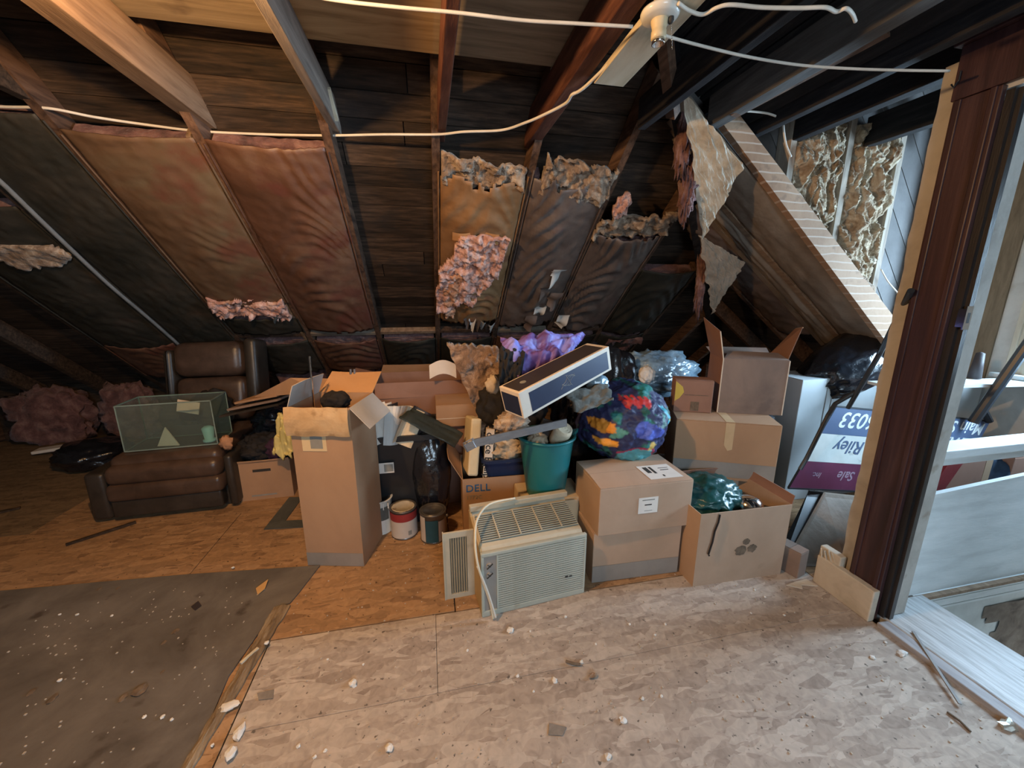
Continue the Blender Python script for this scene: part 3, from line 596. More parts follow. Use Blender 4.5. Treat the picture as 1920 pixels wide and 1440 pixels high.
# bay .67..1.24 grey brown
r, Mi = batt(.695, 1.215, 2.28, 1.18, KRAFTGR, 'grey-brown batt right of the golden one, its foot hanging in silvery tatters', 8, bulge=.05, wr=.022, freq=3.2, sag=2.2, top_j=.16, bot_j=.14)
va = V0-2.30/TAN
fluff(r, Mi, lambda a, b: bp(.74+.48*a, va-.05+.22*b+.05*a, -.045+.03*b), 44, 20, TANFL, .055, 9, lambda a, b: noise.noise(Vector((a*6, 0, 3)))*.6 < b+.1)
for q, (px, py) in enumerate(((1040, 500), (1020, 535), (1010, 570), (1050, 590), (990, 590), (1035, 545))):
    c = onback(px, py)
    obj('torn_paper', MB().sheet(lambda a, b: Mi @ bp(c.x-.06+.13*a-.04*b, c.y-.06+.15*b, -.08-.05*math.sin(a*4+q)*b-.02*math.cos(b*7+q)), 8, 8, lambda a, b: a > b*.55+.2*noise.noise(Vector((a*4, b*4, q)))), LAB if q in (0, 2, 3) else KRAFTGR, r, smooth=True)
# bay 1.24..1.84
r, Mi = batt(1.265, 1.815, 1.98, 1.16, KRAFTGR, 'grey-brown batt with a tuft of orange wool at its top left, below the hip', 10, bulge=.05, wr=.028, freq=3.6, sag=1.8, top_j=.05, bot_j=.08)
va = V0-2.02/TAN
fluff(r, Mi, lambda a, b: bp(1.25+.60*a, va-.06+.17*b-.06*a, -.04+.03*b), 46, 16, TANFL, .05, 12, lambda a, b: noise.noise(Vector((a*6, 0, 5)))*.6 < b+.1)
c = onback(1160, 375)
fluff(r, Mi, lambda a, b: bp(c.x-.05+.12*a, c.y-.08+.17*b, -.07), 18, 18, PINK, .05, 13, lambda a, b: (a-.5)**2+(b-.5)**2 < .22)
# bay 1.84..2.42
batt(1.865, 2.395, 1.72, 1.10, KRAFTDK, 'dark sagging batt low in the corner beside the hip', 14, bulge=.04, wr=.02, freq=3)
c = onback(1165, 640)
r = thing('insulation_scrap', 'dusty pink scrap of wool hanging below the corner batt above the blue bag', 'insulation', c)
fluff(r, Matrix.Translation(-c), lambda a, b: bp(c.x-.22+.42*a, c.y-.10+.22*b, -.05), 30, 16, REDFL, .03, 3, lambda a, b: b < 1-abs(a-.5)*1.3+.2*noise.noise(Vector((a*6, b*3, 2))))
# lower strip batts below the blocking
for i in range(len(us)-1):
    a0, b0 = us[i]+.03, us[i+1]-.03
    nm = ['leftmost', 'second from the left', 'third from the left', 'fourth from the left', 'fifth from the left, under the pale blocking', 'sixth from the left', 'seventh from the left', 'eighth from the left', 'rightmost'][i]
    batt(a0, b0, 1.08, .70, KRAFTDK if i % 3 else KRAFTRED, 'dark eave paper strip below the blocking, '+nm, 20+i, bulge=.05, wr=.02, freq=5)
# pink wool along the eave
for q, (x0, x1, m, zz) in enumerate(((-4.15, -3.55, REDFL, .55), (-3.38, -2.95, REDFL, .56), (-1.65, -1.15, REDFL, .66), (-1.05, -.5, REDFL, .68), (-.42, .05, REDFL, .70), (.15, .62, TANFL, .7))):
    c = Vector(((x0+x1)/2, 4.8, 0))
    r = thing('insulation_roll', ['pink insulation roll standing at the far left eave', 'narrower pink insulation roll behind the glass tank', 'dusty wool clump at the eave right of the recliner back', 'dusty wool clump at the eave behind the tall carton', 'dusty wool clump at the eave behind the black bin', 'tan wool clump at the eave behind the wool slab'][q], 'insulation', c)
    obj('fibre', MB().blob((0, 0, zz/2), ((x1-x0)/2, .12, zz/2), 30+q, .35, 3.5, sub=4, power=4), m, r, smooth=True)

# ---- dormer cheek: studs, planks, batts
wc = thing('wall_cheek', kind='structure')
def clip2(poly, fn):
    out = []
    for i in range(len(poly)):
        p, q = poly[i], poly[(i+1) % len(poly)]; fp, fq = fn(p), fn(q)
        if fp >= 0: out.append(p)
        if (fp >= 0) != (fq >= 0): out.append(p.lerp(q, fp/(fp-fq)))
    return out
for i in range(16):     # diagonal sheathing boards, cut along the roof slope and the dormer ceiling
    d = Vector((1, 0, -1.35)).normalized(); n = Vector((1.35, 0, 1)).normalized(); base = Vector((2.0, 2.27, 1.0))+n*(i*.152)
    P = [base-d*3, base+d*3, base+d*3+n*.146, base-d*3+n*.146]
    for fn in (lambda p: p.z-(TAN*(U0-p.x)+.06), lambda p: 2.86-p.z, lambda p: 3.88-p.x, lambda p: p.x-1.5):
        P = clip2(P, fn) if P else P
    if len(P) > 2: obj('plank', MB().prism(P, (0, .02, 0)), GABLE, wc)
def slope_z(u): return TAN*(U0-u)
for u in (1.60, 2.13, 2.535, 2.93, 3.35, 3.85):
    obj('stud', MB().box(u-.02, u+.02, 2.165, 2.265, slope_z(u)+.12, 2.6), STUD if u != 1.6 else DARKRAFT, wc)
for q, (u0, u1, ztop) in enumerate(((2.155, 2.50, 2.50), (2.56, 2.91, 2.50))):
    c = Vector(((u0+u1)/2, 2.2, slope_z((u0+u1)/2)+.15))
    r = thing('insulation_batt', ['unfaced yellowish wool batt between studs, nearer the hip', 'unfaced yellowish wool batt between studs, beside the bare grey planks'][q], 'insulation', c, group='unfaced batts in the dormer cheek')
    def f(a, b):
        u = u0+(u1-u0)*a; zl = slope_z(u)+.10+.05*noise.noise(Vector((u*7, 3, q))); z = zl+(ztop-zl)*b
        return (u+.02*noise.noise(Vector((b*9, a*3, q)))*(1 if a > .1 else 0), 2.185-.05*math.sin(a*math.pi)**.6, z)
    fluff(r, Matrix.Translation(-c), f, 60, 130, YELFL, .05, 40+q*5, None, n=Vector((0, 1, 0)), thick=.04, bill=-.25, st=(1.3, 1, .75))
    # matted grey wool tucked along the rafter below
    def g(a, b):
        u = u0+(u1-u0)*a; return (u, 2.16-.03*math.sin(b*math.pi), slope_z(u)+.06+.12*b)
    fluff(r, Matrix.Translation(-c), g, 34, 12, TANFL, .04, 50+q, None, n=Vector((0, 1, 0)), thick=.02)

# ---- paper faced bays of the right slope beyond the cheek
def batt_r(v0, v1, ua, ub, m, label, seed):
    c = rp(ub, (v0+v1)/2)
    root = thing('insulation_batt', label, 'insulation', c, group='paper-faced insulation on the hip slope'); Mi = Matrix.Translation(-c)
    def f(a, b):
        v = v0+(v1-v0)*a; u = ua+(ub-ua)*b
        n = .02*(1-(2*a-1)**2)+.012*noise.fractal(Vector((a*5, b*18, seed)), .8, 2, 3)
        return Mi @ rp(u, v, .01-n)
    obj('paper_facing', MB().sheet(f, 16, 70, lambda a, b: ua+(ub-ua)*b > (v0+(v1-v0)*a)-.93, thick=.01, nrm=NR), m, root, smooth=True)
batt_r(2.16, 2.49, 1.35, 4.4, KRAFTTAN, 'tan paper-faced batt running beside the lath-marked rafter', 61)
batt_r(2.55, 2.69, 1.7, 4.4, KRAFTTAN, 'narrow tan batt strip between two rafters of the hip slope', 62)
batt_r(2.75, 3.09, 1.9, 3.15, KRAFTGR, 'short grey batt at the top of the hip slope below the hanging paper', 63)

# ---- hanging white paper and wool at the hip
def tri(name, label, pts, m, seed, n=24, amp=.02):
    c = Vector(pts[2]); r = thing(name, label, 'insulation', c); A, B, C = [Vector(p)-c for p in pts]
    def f(a, b):
        p = A.lerp(B, a); q = C
        p = p.lerp(q, b)
        k = noise.fractal(Vector((a*4*(1-b)+seed, b*7, seed)), .9, 2.2, 5)
        return p+Vector((.3, -1, .2))*(amp*k+amp*.8*abs(noise.noise(Vector((a*12*(1-b), b*9, seed)))))
    obj('paper', MB().sheet(f, n, n*2, None, thick=.002, nrm=(0, 1, 0)), m, r, smooth=False)
    return r, c
r, c = tri('hanging_paper', 'pale crinkled paper sheet hanging to a point in front of the hip', [onv(1280, 170, 2.02), onv(1394, 312, 2.06), onv(1317, 450, 2.35)], PAPER, 3, amp=.018)
for q, (ya, yb, xx) in enumerate(((200, 320, 1275), (300, 400, 1282))):
    a_, b_ = onv(xx, ya, 2.2), onv(xx+12, yb, 2.3)
    obj('wool_edge', MB().blob((a_+b_)/2-c, (.035, .05, (a_-b_).length*.55), 3+q, .6, 4, sub=4), REDFL, r, smooth=True)
r, c = tri('hanging_paper', 'lower pale paper flap with faint print, below the crinkled sheet at the hip', [onv(1312, 440, 2.55), onv(1397, 492, 2.65), onv(1334, 590, 2.9)], mat('tan_paper', [(.30, .24, .18), (.40, .33, .26)], 7, rough=.6, bump=.6, bscale=20, bdist=.01), 8, amp=.025)
a_, b_ = onv(1308, 470, 2.75), onv(1318, 585, 2.95)
obj('wool_edge', MB().blob((a_+b_)/2-c, (.03, .04, .25), 9, .6, 4, sub=4), REDFL, r, smooth=True)

# ---- ceiling joists (bottoms at 2.38 m) with plywood on top
def joist(u0, u1, va, vb, h, m, z=2.38): return obj('joist', MB().box(u0, u1, va, vb, z, z+h, bev=.004), m, ce)
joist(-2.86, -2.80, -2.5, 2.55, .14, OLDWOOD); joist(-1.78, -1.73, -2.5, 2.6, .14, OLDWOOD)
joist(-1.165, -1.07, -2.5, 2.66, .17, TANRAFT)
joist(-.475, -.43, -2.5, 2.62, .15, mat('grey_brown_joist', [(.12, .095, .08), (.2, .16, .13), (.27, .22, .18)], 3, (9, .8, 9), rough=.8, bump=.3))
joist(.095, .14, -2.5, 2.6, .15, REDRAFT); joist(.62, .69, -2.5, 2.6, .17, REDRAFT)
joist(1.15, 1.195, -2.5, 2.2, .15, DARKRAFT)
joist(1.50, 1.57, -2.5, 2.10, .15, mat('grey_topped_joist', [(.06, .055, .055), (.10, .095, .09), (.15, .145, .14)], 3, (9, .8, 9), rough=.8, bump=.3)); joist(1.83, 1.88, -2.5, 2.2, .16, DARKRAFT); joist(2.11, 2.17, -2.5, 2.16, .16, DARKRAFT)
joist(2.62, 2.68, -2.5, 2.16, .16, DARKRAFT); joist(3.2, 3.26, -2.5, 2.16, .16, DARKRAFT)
for x0, x1, m in ((-1.08, -.452, PLY2), (-.449, .115, PLY), (.118, .652, PLY2)):
    for y0, y1 in ((-2.4, .7), (.705, 2.06)): obj('plywood', MB().box(x0, x1, y0, y1, 2.556 if m is PLY2 else 2.552, 2.572), m, ce)
obj('plywood', MB().box(-6, -1.9, -2.4, 1.2, 2.556, 2.572), PLY2, ce)
obj('plywood', MB().box(-1.9, -1.09, -2.4, 1.3, 2.556, 2.572), PLY2, ce)
# odd boards and cleats up in the roof
obj('cleat', MB().bar(onback(612, 165, .02), onback(628, 225, .02), .035, .02, up=NB), PALEWOOD, ce)
obj('cleat', MB().bar(onback(815, 130, .05), onback(815, 250, .05), .04, .05, up=NB), REDRAFT, ce)
obj('collar_strut', MB().bar(onv(1245, 60, 1.75), onv(1262, 215, 2.05), .05, .05, up=(0, 1, 0)), RAFTER, ce)
obj('collar_strut', MB().bar(onv(1470, 20, 2.3), onv(1500, 110, 2.5), .07, .05, up=(0, 1, 0)), RAFTER, ce)
obj('cross_brace', MB().bar(onv(1375, 205, 1.95), onv(1665, 45, 1.42), .05, .07, up=(0, 0, 1)), RAFTER, ce)
obj('roof_patch', MB().bar(onz(1640, 20, 2.6), onz(1745, 95, 2.6), .30, .02), OLDWOOD, ce)

for q, (px, py) in enumerate(((1790, 45), (1765, 75), (1745, 5))):
    c = onz(px, py, 2.55)
    tag(obj('paper_scrap', MB().sheet(lambda a, b: c+Vector(((a-.5)*.06, (b-.5)*.10, .02*math.sin(a*4+b*3))), 6, 6, lambda a, b: a+b*.6 > .3, thick=.002, nrm=(0, 0, 1)), LAB), ['small white paper scrap caught above the joists nearest the door header', 'small white paper scrap caught left of the door header', 'larger pale paper scrap at the top edge above the door header'][q], 'paper')

# ---- board with the lamp holder
tag(obj('lamp_board', MB().box(.705, .835, -1.4, 1.74, 2.352, 2.376, bev=.003), PALEWOOD), 'pale new board under the red joist, carrying the lamp holder', 'board')
lc = onz(1238, 22, 2.35)
lh = thing('lamp_holder', 'white porcelain lamp holder with pull chain on the pale ceiling board', 'lamp', (lc.x, lc.y, 2.351), rot=(math.pi, 0, 0))
obj('base', MB().lathe([(.0, 0), (.056, 0), (.058, .006), (.054, .016), (.046, .021), (.024, .024), (0, .024)], seg=40), PORC, lh, smooth=True)
obj('socket', MB().lathe([(.026, .02), (.025, .03), (.021, .045), (.021, .052), (.0225, .053), (.0225, .07), (.019, .074), (.0, .074)], seg=28), PORCY, lh, smooth=True)
obj('screw_ring', MB().lathe([(.0185, .073), (.0195, .086), (.0165, .0865), (.0165, .075)], seg=28), CHROME, lh, smooth=True)
obj('pull_switch', MB().lathe([(.0, .02), (.009, .021), (.010, .03), (.006, .038), (0, .038)], c=(.026, .018, 0), seg=16), INK, lh, smooth=True)
ch = MB()
for i in range(16): ch.blob((.028+.0006*i, .02, .036+i*.0045), (.0016,)*3, 1, 0, 1, sub=1)
obj('pull_chain', ch, CHROME, lh, smooth=True)

# ---- cables
def cable(pts, r, label, m=WIRE, name='cable'):
    P = [Vector(p) for p in pts]; out = []
    for i in range(len(P)-1):
        a = P[max(i-1, 0)]; b = P[i]; c_ = P[i+1]; d = P[min(i+2, len(P)-1)]
        for k in range(8):
            t = k/8; out.append(.5*((2*b)+(-a+c_)*t+(2*a-5*b+4*c_-d)*t*t+(-a+3*b-3*c_+d)*t**3))
    out.append(P[-1])
    return tag(obj(name, MB().tube(out, r, 8), m, smooth=True), label, 'cable')
Zc = 2.362
cable([onz(*p, Zc) for p in ((-120, 190), (0, 200), (90, 203), (180, 220), (290, 236), (375, 246), (500, 252), (620, 254), (720, 252), (820, 252), (870, 247), (940, 244), (985, 230), (1020, 215), (1060, 194), (1072, 178), (1084, 172), (1100, 160), (1140, 122), (1190, 78))], .0065, 'long white cable sagging across the rafter tops and up to the lamp board')
cable([onz(*p, 2.345) for p in ((560, -12), (640, 2), (750, 14), (860, 24), (980, 38), (1080, 44), (1186, 50))], .005, 'white cable crossing under the plywood at the top of the picture')
cable([onz(*p, 2.29) for p in ((1244, 66), (1300, 82), (1400, 106), (1500, 122), (1600, 129), (1700, 132), (1780, 133))], .0045, 'thin white cord from the lamp holder to the top of the door casing')
cable([onz(*p, 2.34) for p in ((1272, 6), (1292, 20), (1318, 27), (1345, 14), (1372, 9), (1430, 14), (1500, 15), (1548, 14), (1568, 22), (1586, 16), (1598, 26), (1604, 40))], .0055, 'white cable end kinking right of the lamp holder')
cable([onv(*p, 2.0) for p in ((1383, 208), (1410, 209), (1440, 213), (1462, 221))], .0055, 'short white cable stub above the lath-marked rafter')
cable([onv(*p, 2.08) for p in ((1468, 228), (1470, 250), (1474, 272), (1483, 294))], .0055, 'short white cable drooping beside the upper wool batt')
cable([onv(*p, 2.13) for p in ((1652, 505), (1665, 528), (1682, 548), (1690, 562))], .004, 'thin white wire curling on the grey planks left of the casing')
cable([onback(*p, -.02) for p in ((-30, 318), (0, 340), (100, 436), (200, 530), (280, 598), (345, 655))], .013, 'thin grey conduit running down the far left rafter', WIREG, 'conduit')

# ================================================================== OBJECTS
def carton(name, label, A, B, depth, h, m, z=0.0, open_=False, flaps=(), inside=None, cat='box', group=None, top_s=1.0):
    """box with front-bottom corners A,B; local x along A->B, y backwards, origin at A"""
    A = Vector((A[0], A[1], z)); B = Vector((B[0], B[1], z)); w = (B-A).length; ang = math.atan2(B.y-A.y, B.x-A.x)
    r = thing(name, label, cat, A, ang, group); t = .004
    if open_:
        b = MB().box(0, w, 0, t, 0, h).box(0, w, depth-t, depth, 0, h).box(0, t, t, depth-t, 0, h).box(w-t, w, t, depth-t, 0, h).box(t, w-t, t, depth-t, 0, t)
        obj('body', b, m, r)
    else:
        obj('body', MB().box(0, w, 0, depth, 0, h), m, r, bev=.004)
        obj('flap', MB().box(.002, w-.002, .001, depth/2-.001, h+.0005, h+.0045), m, r); obj('flap', MB().box(.002, w-.002, depth/2+.001, depth-.001, h+.0005, h+.0045), m, r)
    for side, L, deg, fm in flaps:
        fb = MB().box(0, 1, 0, 1, 0, 1)
        if side in 'fb': ww, ll = w-.006, L
        else: ww, ll = depth-.006, L
        fb.bm.free(); fb = MB()
        fb.sheet(lambda a, b: ((a-.5)*ww, b*ll, .010*math.sin(b*2)*math.sin(a*3)), 8, 6, thick=.004, nrm=(0, 0, 1))
        o = obj('flap', fb, fm or m, r)
        th = R(deg)   # 0 = folded inward flat, 90 = standing up, 180 = folded outward, 270 = hanging down
        M = {'f': Matrix.Translation((w/2, 0, h)), 'b': Matrix.Translation((w/2, depth, h)) @ Matrix.Rotation(math.pi, 4, 'Z'),
             'l': Matrix.Translation((0, depth/2, h)) @ Matrix.Rotation(-math.pi/2, 4, 'Z'), 'r': Matrix.Translation((w, depth/2, h)) @ Matrix.Rotation(math.pi/2, 4, 'Z')}[side]
        o.data.transform(M @ Matrix.Rotation(th, 4, 'X'))
    return r, w
def decal(r, x0, x1, z0, z1, m, name='label', y=-.0015, th=.001, lab=None):
    return obj(name, MB().box(x0, x1, y-th, y, z0, z1), m, r, label=lab)

# ---- air conditioner
ac = thing('air_conditioner', 'beige window air conditioner with slatted front standing on the floor', 'air conditioner', (.184, 1.60, 0), math.atan2(.055, .549))
aw, ad_, ah = .545, .235, .40
prof = [(0, .012), (0, .335), (.018, .352), (.03, .356), (ad_-.02, .405), (ad_, .43), (ad_, .012)]
obj('housing', MB().prism([(.012, y+.012, z) for y, z in prof], (aw-.024, 0, 0)), BEIGE, ac)
obj('side_panel', MB().prism([(0, y+.004, z) for y, z in prof], (.0115, 0, 0)), YELSIDE, ac, label='side of the air conditioner tinted yellow for lamplight')
gf = obj('front_frame', MB().box(.0, aw, -.012, .008, .0, .03, bev=.004).box(.0, aw, -.012, .008, .325, .345, bev=.004).box(0, .014, -.012, .008, .03, .325, bev=.003).box(aw-.012, aw, -.012, .008, .03, .325, bev=.003).box(.075, .083, -.012, .008, .03, .325), GREYM, ac)
obj('grille_back', MB().box(.083, aw-.012, .006, .010, .03, .325), DARKGAP, ac)
for i in range(24):
    z = .034+i*.0122
    o = obj('slat', MB().box(.083, aw-.012, -.011, .004, 0, .0088), GREYM, ac); o.location = (0, 0, z)
cp = obj('control_panel', MB().box(.014, .075, -.006, .006, .03, .325), PANELG, ac)
for zz in (.275, .225):
    kb = obj('knob', MB().lathe([(0, 0), (.015, 0), (.014, .008), (.0, .009)], seg=20, M=Matrix.Translation((.040, -.006, zz)) @ Matrix.Rotation(R(90), 4, 'X')), PANELG, cp, smooth=False)
    obj('pointer', MB().bar((.027, -.0165, zz-.010), (.055, -.0165, zz+.013), .004, .004, up=(0, 1, 0)).bar((.03, -.0165, zz+.012), (.045, -.0165, zz-.002), .003, .003, up=(0, 1, 0)), INK, cp)
obj('badge', MB().box(.432, .448, -.0125, -.0105, .117, .127).box(.455, .470, -.0125, -.0105, .117, .125), INK, ac)
# slanted top grille: wires over a dark recess
def topp(x, t, o=0): return Vector((x, .052+(ad_-.052-.028)*t, .362+.043*t+o))
obj('top_recess', MB().prism([topp(.02, 0, .001), topp(aw-.02, 0, .001), topp(aw-.02, 1, .001), topp(.02, 1, .001)], (0, 0, .002)), DARKGAP, ac)
for i in range(13): obj('grille_bar', MB().bar(topp(.02, i/12, .006), topp(aw-.02, i/12, .006), .006, .004), GREYM, ac)
for i in range(1, 5): obj('grille_rib', MB().bar(topp(aw*i/5, 0, .009), topp(aw*i/5, 1, .009), .006, .006), BEIGE, ac)
obj('rear_rail', MB().box(0, aw, ad_-.012, ad_+.022, .425, .455, bev=.004).box(.24, .36, ad_-.016, ad_-.012, .43, .438), BEIGE, ac)
# accordion side curtain
cpn = thing('side_curtain_panel', 'ribbed beige accordion side panel left of the air conditioner grille', 'panel', (.02, 1.74, 0), R(3))
obj('panel_frame', MB().box(0, .03, 0, .012, 0, .375).box(.115, .15, 0, .012, 0, .375).box(.03, .115, 0, .012, 0, .025).box(.03, .115, 0, .012, .345, .375).box(-.004, .002, -.004, .016, 0, .378), BEIGE, cpn)
obj('bellows_back', MB().box(.03, .115, .010, .013, .025, .345), DARKGAP, cpn)
for i in range(7):
    o = obj('pleat', MB().prism([(0, .010, .025), (.0045, .0, .025), (.009, .010, .025)], (0, 0, .32)), BEIGE, cpn); o.location = (.033+i*.012, 0, 0)
c0 = Vector((.184, 1.6, 0))
cable([(.235, 1.562, .012), (.222, 1.568, .10), (.195, 1.572, .20), (.168, 1.576, .31), (.163, 1.62, .40), (.185, 1.70, .46), (.26, 1.80, .475), (.40, 1.84, .47)], .006, 'yellowed power cord looped over the left side of the air conditioner', mat('ivory_cord', [(.62, .55, .40), (.72, .65, .50)], 5, rough=.5, bump=.05), 'power_cord')
cable([(.166, 1.575, .30), (.20, 1.566, .20), (.225, 1.560, .11), (.246, 1.556, .02)], .005, 'second strand of white cord hanging down the air conditioner front corner', WIRE, 'power_cord')

# beige carton behind the AC
tag(obj('beige_board', MB().box(.165, .785, 1.93, 1.945, 0, .37), mat('beige_board', [(.50, .38, .23), (.58, .45, .29)], 3, rough=.8, bump=.05)), 'long beige cardboard sheet standing right behind the air conditioner', 'board')
r, w = carton('carton', 'low beige carton under the teal bucket, mostly hidden by the air conditioner', (.47, 1.95), (.84, 1.95), .235, .37, mat('beige_card', [(.50, .38, .23), (.58, .45, .29)], 3, rough=.8, bump=.05))
# dell box
A = onz(868, 905, .475); r, w = carton('carton', 'open brown computer carton behind the beige carton, full of cloth and a navy bin', (.155, 2.21), (.66, 2.19), .38, .42, CARD, open_=True, flaps=(('l', .16, 118, None),))
text('DELL', .066, BLUEINK, frame((.018, -.0012, .335), (1, 0, 0), (0, 0, 1)), r, shear=0, space=1.05, ext=.0006)
text('1772C', .036, INKG, frame((.02, -.0012, .285), (1, 0, 0), (0, 0, 1)), r, ext=.0005)
text('GE', .06, INKG, frame((.375, -.0012, .34), (1, 0, 0), (0, 0, 1)), r, ext=.0005)
text('CO', .06, INKG, frame((.375, -.0012, .285), (1, 0, 0), (0, 0, 1)), r, ext=.0005)
# foam slab, white book, navy bin in it
fo = MB().box(-.032, .032, -.03, .30, -.15, .20, M=Matrix.Translation((.235, 2.27, .575)) @ Matrix.Rotation(R(7), 4, 'Y') @ Matrix.Rotation(R(-14), 4, 'X'), bev=.012)
tag(obj('foam_block', fo, FOAM), 'thick cream foam slab standing at the left of the computer carton', 'foam')
bk = thing('printed_carton_lid', 'narrow white board with black lettering standing beside the cream foam', 'board', (.285, 2.245, .42), rot=(R(-8), R(6), R(-4)))
obj('board', MB().box(0, .05, 0, .24, -.02, .29), CREAMP, bk)
text('office Equip', .062, INK, frame((.004, -.0015, .27), (0, 0, -1), (1, 0, 0)), bk, ext=.0006)
obj('edge', MB().box(.0502, .056, 0, .24, -.02, .30), INK, bk)
bn = thing('storage_bin', 'navy plastic bin of crumpled cloth inside the computer carton', 'bin', (.46, 2.36, .20), 0)
def rrect(w_, d_, z, r_=.05, n=6):
    P = []
    for cx, cy, a0 in ((w_/2-r_, d_/2-r_, 0), (-w_/2+r_, d_/2-r_, 90), (-w_/2+r_, -d_/2+r_, 180), (w_/2-r_, -d_/2+r_, 270)):
        for k in range(n+1): a = R(a0+90*k/n); P.append(Vector((cx+r_*math.cos(a), cy+r_*math.sin(a), z)))
    return P
def loops(mb, rings, cap0=True, cap1=False):
    V = [[mb.bm.verts.new(p) for p in ring] for ring in rings]; n = len(V[0])
    for i in range(len(V)-1):
        for k in range(n): mb.bm.faces.new((V[i][k], V[i][(k+1) % n], V[i+1][(k+1) % n], V[i+1][k]))
    if cap0: mb.bm.faces.new(V[0][::-1])
    if cap1: mb.bm.faces.new(V[-1])
    return mb
obj('tub', loops(MB(), [rrect(.28, .22, 0), rrect(.34, .28, .30), rrect(.37, .31, .305), rrect(.37, .31, .325), rrect(.335, .275, .325), rrect(.275, .215, .01)], True, True), NAVYP, bn, smooth=False)
for q, (p, rad, m, lb, am) in enumerate((
        ((.46, 2.33, .56), (.13, .10, .09), BEIGECL, 'crumpled beige knit cloth heaped in the navy bin', .3),
        ((.62, 2.25, .60), (.09, .07, .08), BEIGECL, 'folded beige cloth hanging over the back of the teal bucket', .3),
        ((.36, 2.42, .64), (.10, .10, .10), TANFL, 'frayed tan wool bundle behind the metal rail', .4))):
    tag(obj('cloth_bundle', MB().blob(p, rad, 60+q, am, 2.6, ridge=.05, sub=5), m, smooth=True), lb, 'cloth')

# ---- teal bucket
bu = thing('bucket', 'teal plastic bucket of rolled cloth standing behind the air conditioner', 'bucket', (.63, 2.05, .3745))
obj('pail', MB().lathe([(0, 0), (.098, 0), (.104, .006), (.112, .06), (.146, .315), (.150, .325), (.158, .326), (.158, .334), (.149, .338), (.141, .326), (.108, .07), (.098, .012), (0, .012)], seg=48), TEAL, bu, smooth=True)
obj('spout', MB().prism([(.135, -.04, .315), (.178, 0, .335), (.135, .04, .315)], (0, 0, .02)), TEAL, bu)
bu.scale = (1.07, 1.07, 1.07)
tc_ = thing('rolled_towel', 'rolled cream towel standing in the right of the teal bucket', 'cloth', (.683, 2.03, .685), rot=(R(28), R(14), 0))
obj('roll', MB().lathe([(0, .0), (.045, .0), (.05, .02), (.052, .10), (.047, .125), (.040, .127), (.036, .118), (.028, .128), (.022, .117), (.014, .127), (0, .12)], seg=32), CREAMCL, tc_, smooth=True)
tag(obj('cloth_bundle', MB().blob((.572, 2.03, .70), (.055, .06, .055), 71, .3, 2.5, ridge=.06, sub=4), BEIGECL, smooth=True), 'crumpled beige cloth at the left inside the teal bucket', 'cloth')
tag(obj('black_folder', MB().box(-.045, .045, -.012, .012, -.12, .10, M=Matrix.Translation((.618, 2.07, .715)) @ Matrix.Rotation(R(22), 4, 'Y'), bev=.004), BLKHARD), 'black folded plastic item between the cloths in the teal bucket', 'folder')

# ---- metal rail across the heap
a_, b_ = onv(884, 832, 1.84), onv(1062, 792, 1.95)
ml = thing('metal_rail', 'flat grey metal rail lying above the teal bucket, bracket at its left end', 'rail', a_)
obj('bar', MB().bar((0, 0, 0), b_-a_, .010, .042, up=(0, 0, 1)), ALU, ml)
obj('end_bracket', MB().bar((-.03, -.01, -.012), (.012, -.012, .008), .03, .03, up=(0, 0, 1), bev=.006).tube([(-.03, -.015, -.02), (-.02, -.015, .012)], .008, 8), ALU, ml)

# ---- long navy box
lb = [onv(938, 726, 1.78), onv(983, 786, 1.70), onv(1148, 690, 1.92)]
O = lb[1]; X = (onv(1147, 693, 1.95)-O); Lx = X.length; Zup = (onv(953, 742, 1.78)-O)
fx = onv(940, 726, 1.83)   # top-left-back corner of the end face
Yv = Vector((0, 1, 0))
top_front_left = onv(973, 737, 1.72)
H_ = (top_front_left-O); hh = .135
M = frame(O, X, Vector((-.10, 1, .10)))
M4 = M.copy()
lbx = thing('long_box', 'long navy box with cream edges lying tilted on top of the heap', 'box', O, rot=M.to_3x3().to_euler())
lw, ld = Lx, .155
obj('body', MB().box(0, lw, 0, ld, 0, hh, bev=.003), CREAMP, lbx)
obj('navy_panel', MB().box(.055, lw-.022, -.0015, .001, .014, hh-.022), NAVY, lbx, label='navy front panel of the long box')
obj('charcoal_panel', MB().box(.014, lw-.03, .014, ld-.012, hh-.001, hh+.0015), CHARC, lbx, label='charcoal top panel of the long box')
obj('navy_panel', MB().box(-.0015, .001, .012, ld-.012, .012, hh-.022), NAVY, lbx, label='navy end panel of the long box')
for q in range(5):
    obj('script_print', MB().tube([(lw*.40+.016*q+.045*t/9+.012*math.sin(t*1.1+q*2), -.0018, .045+.05*t/9+.010*math.sin(t*.9+q)) for t in range(10)], .0011, 5), INKG, lbx)
obj('emblem', MB().lathe([(0, 0), (.016, 0), (.016, .0012), (0, .0012)], c=(.09, ld*.5, hh+.0012), seg=20), INKG, lbx)

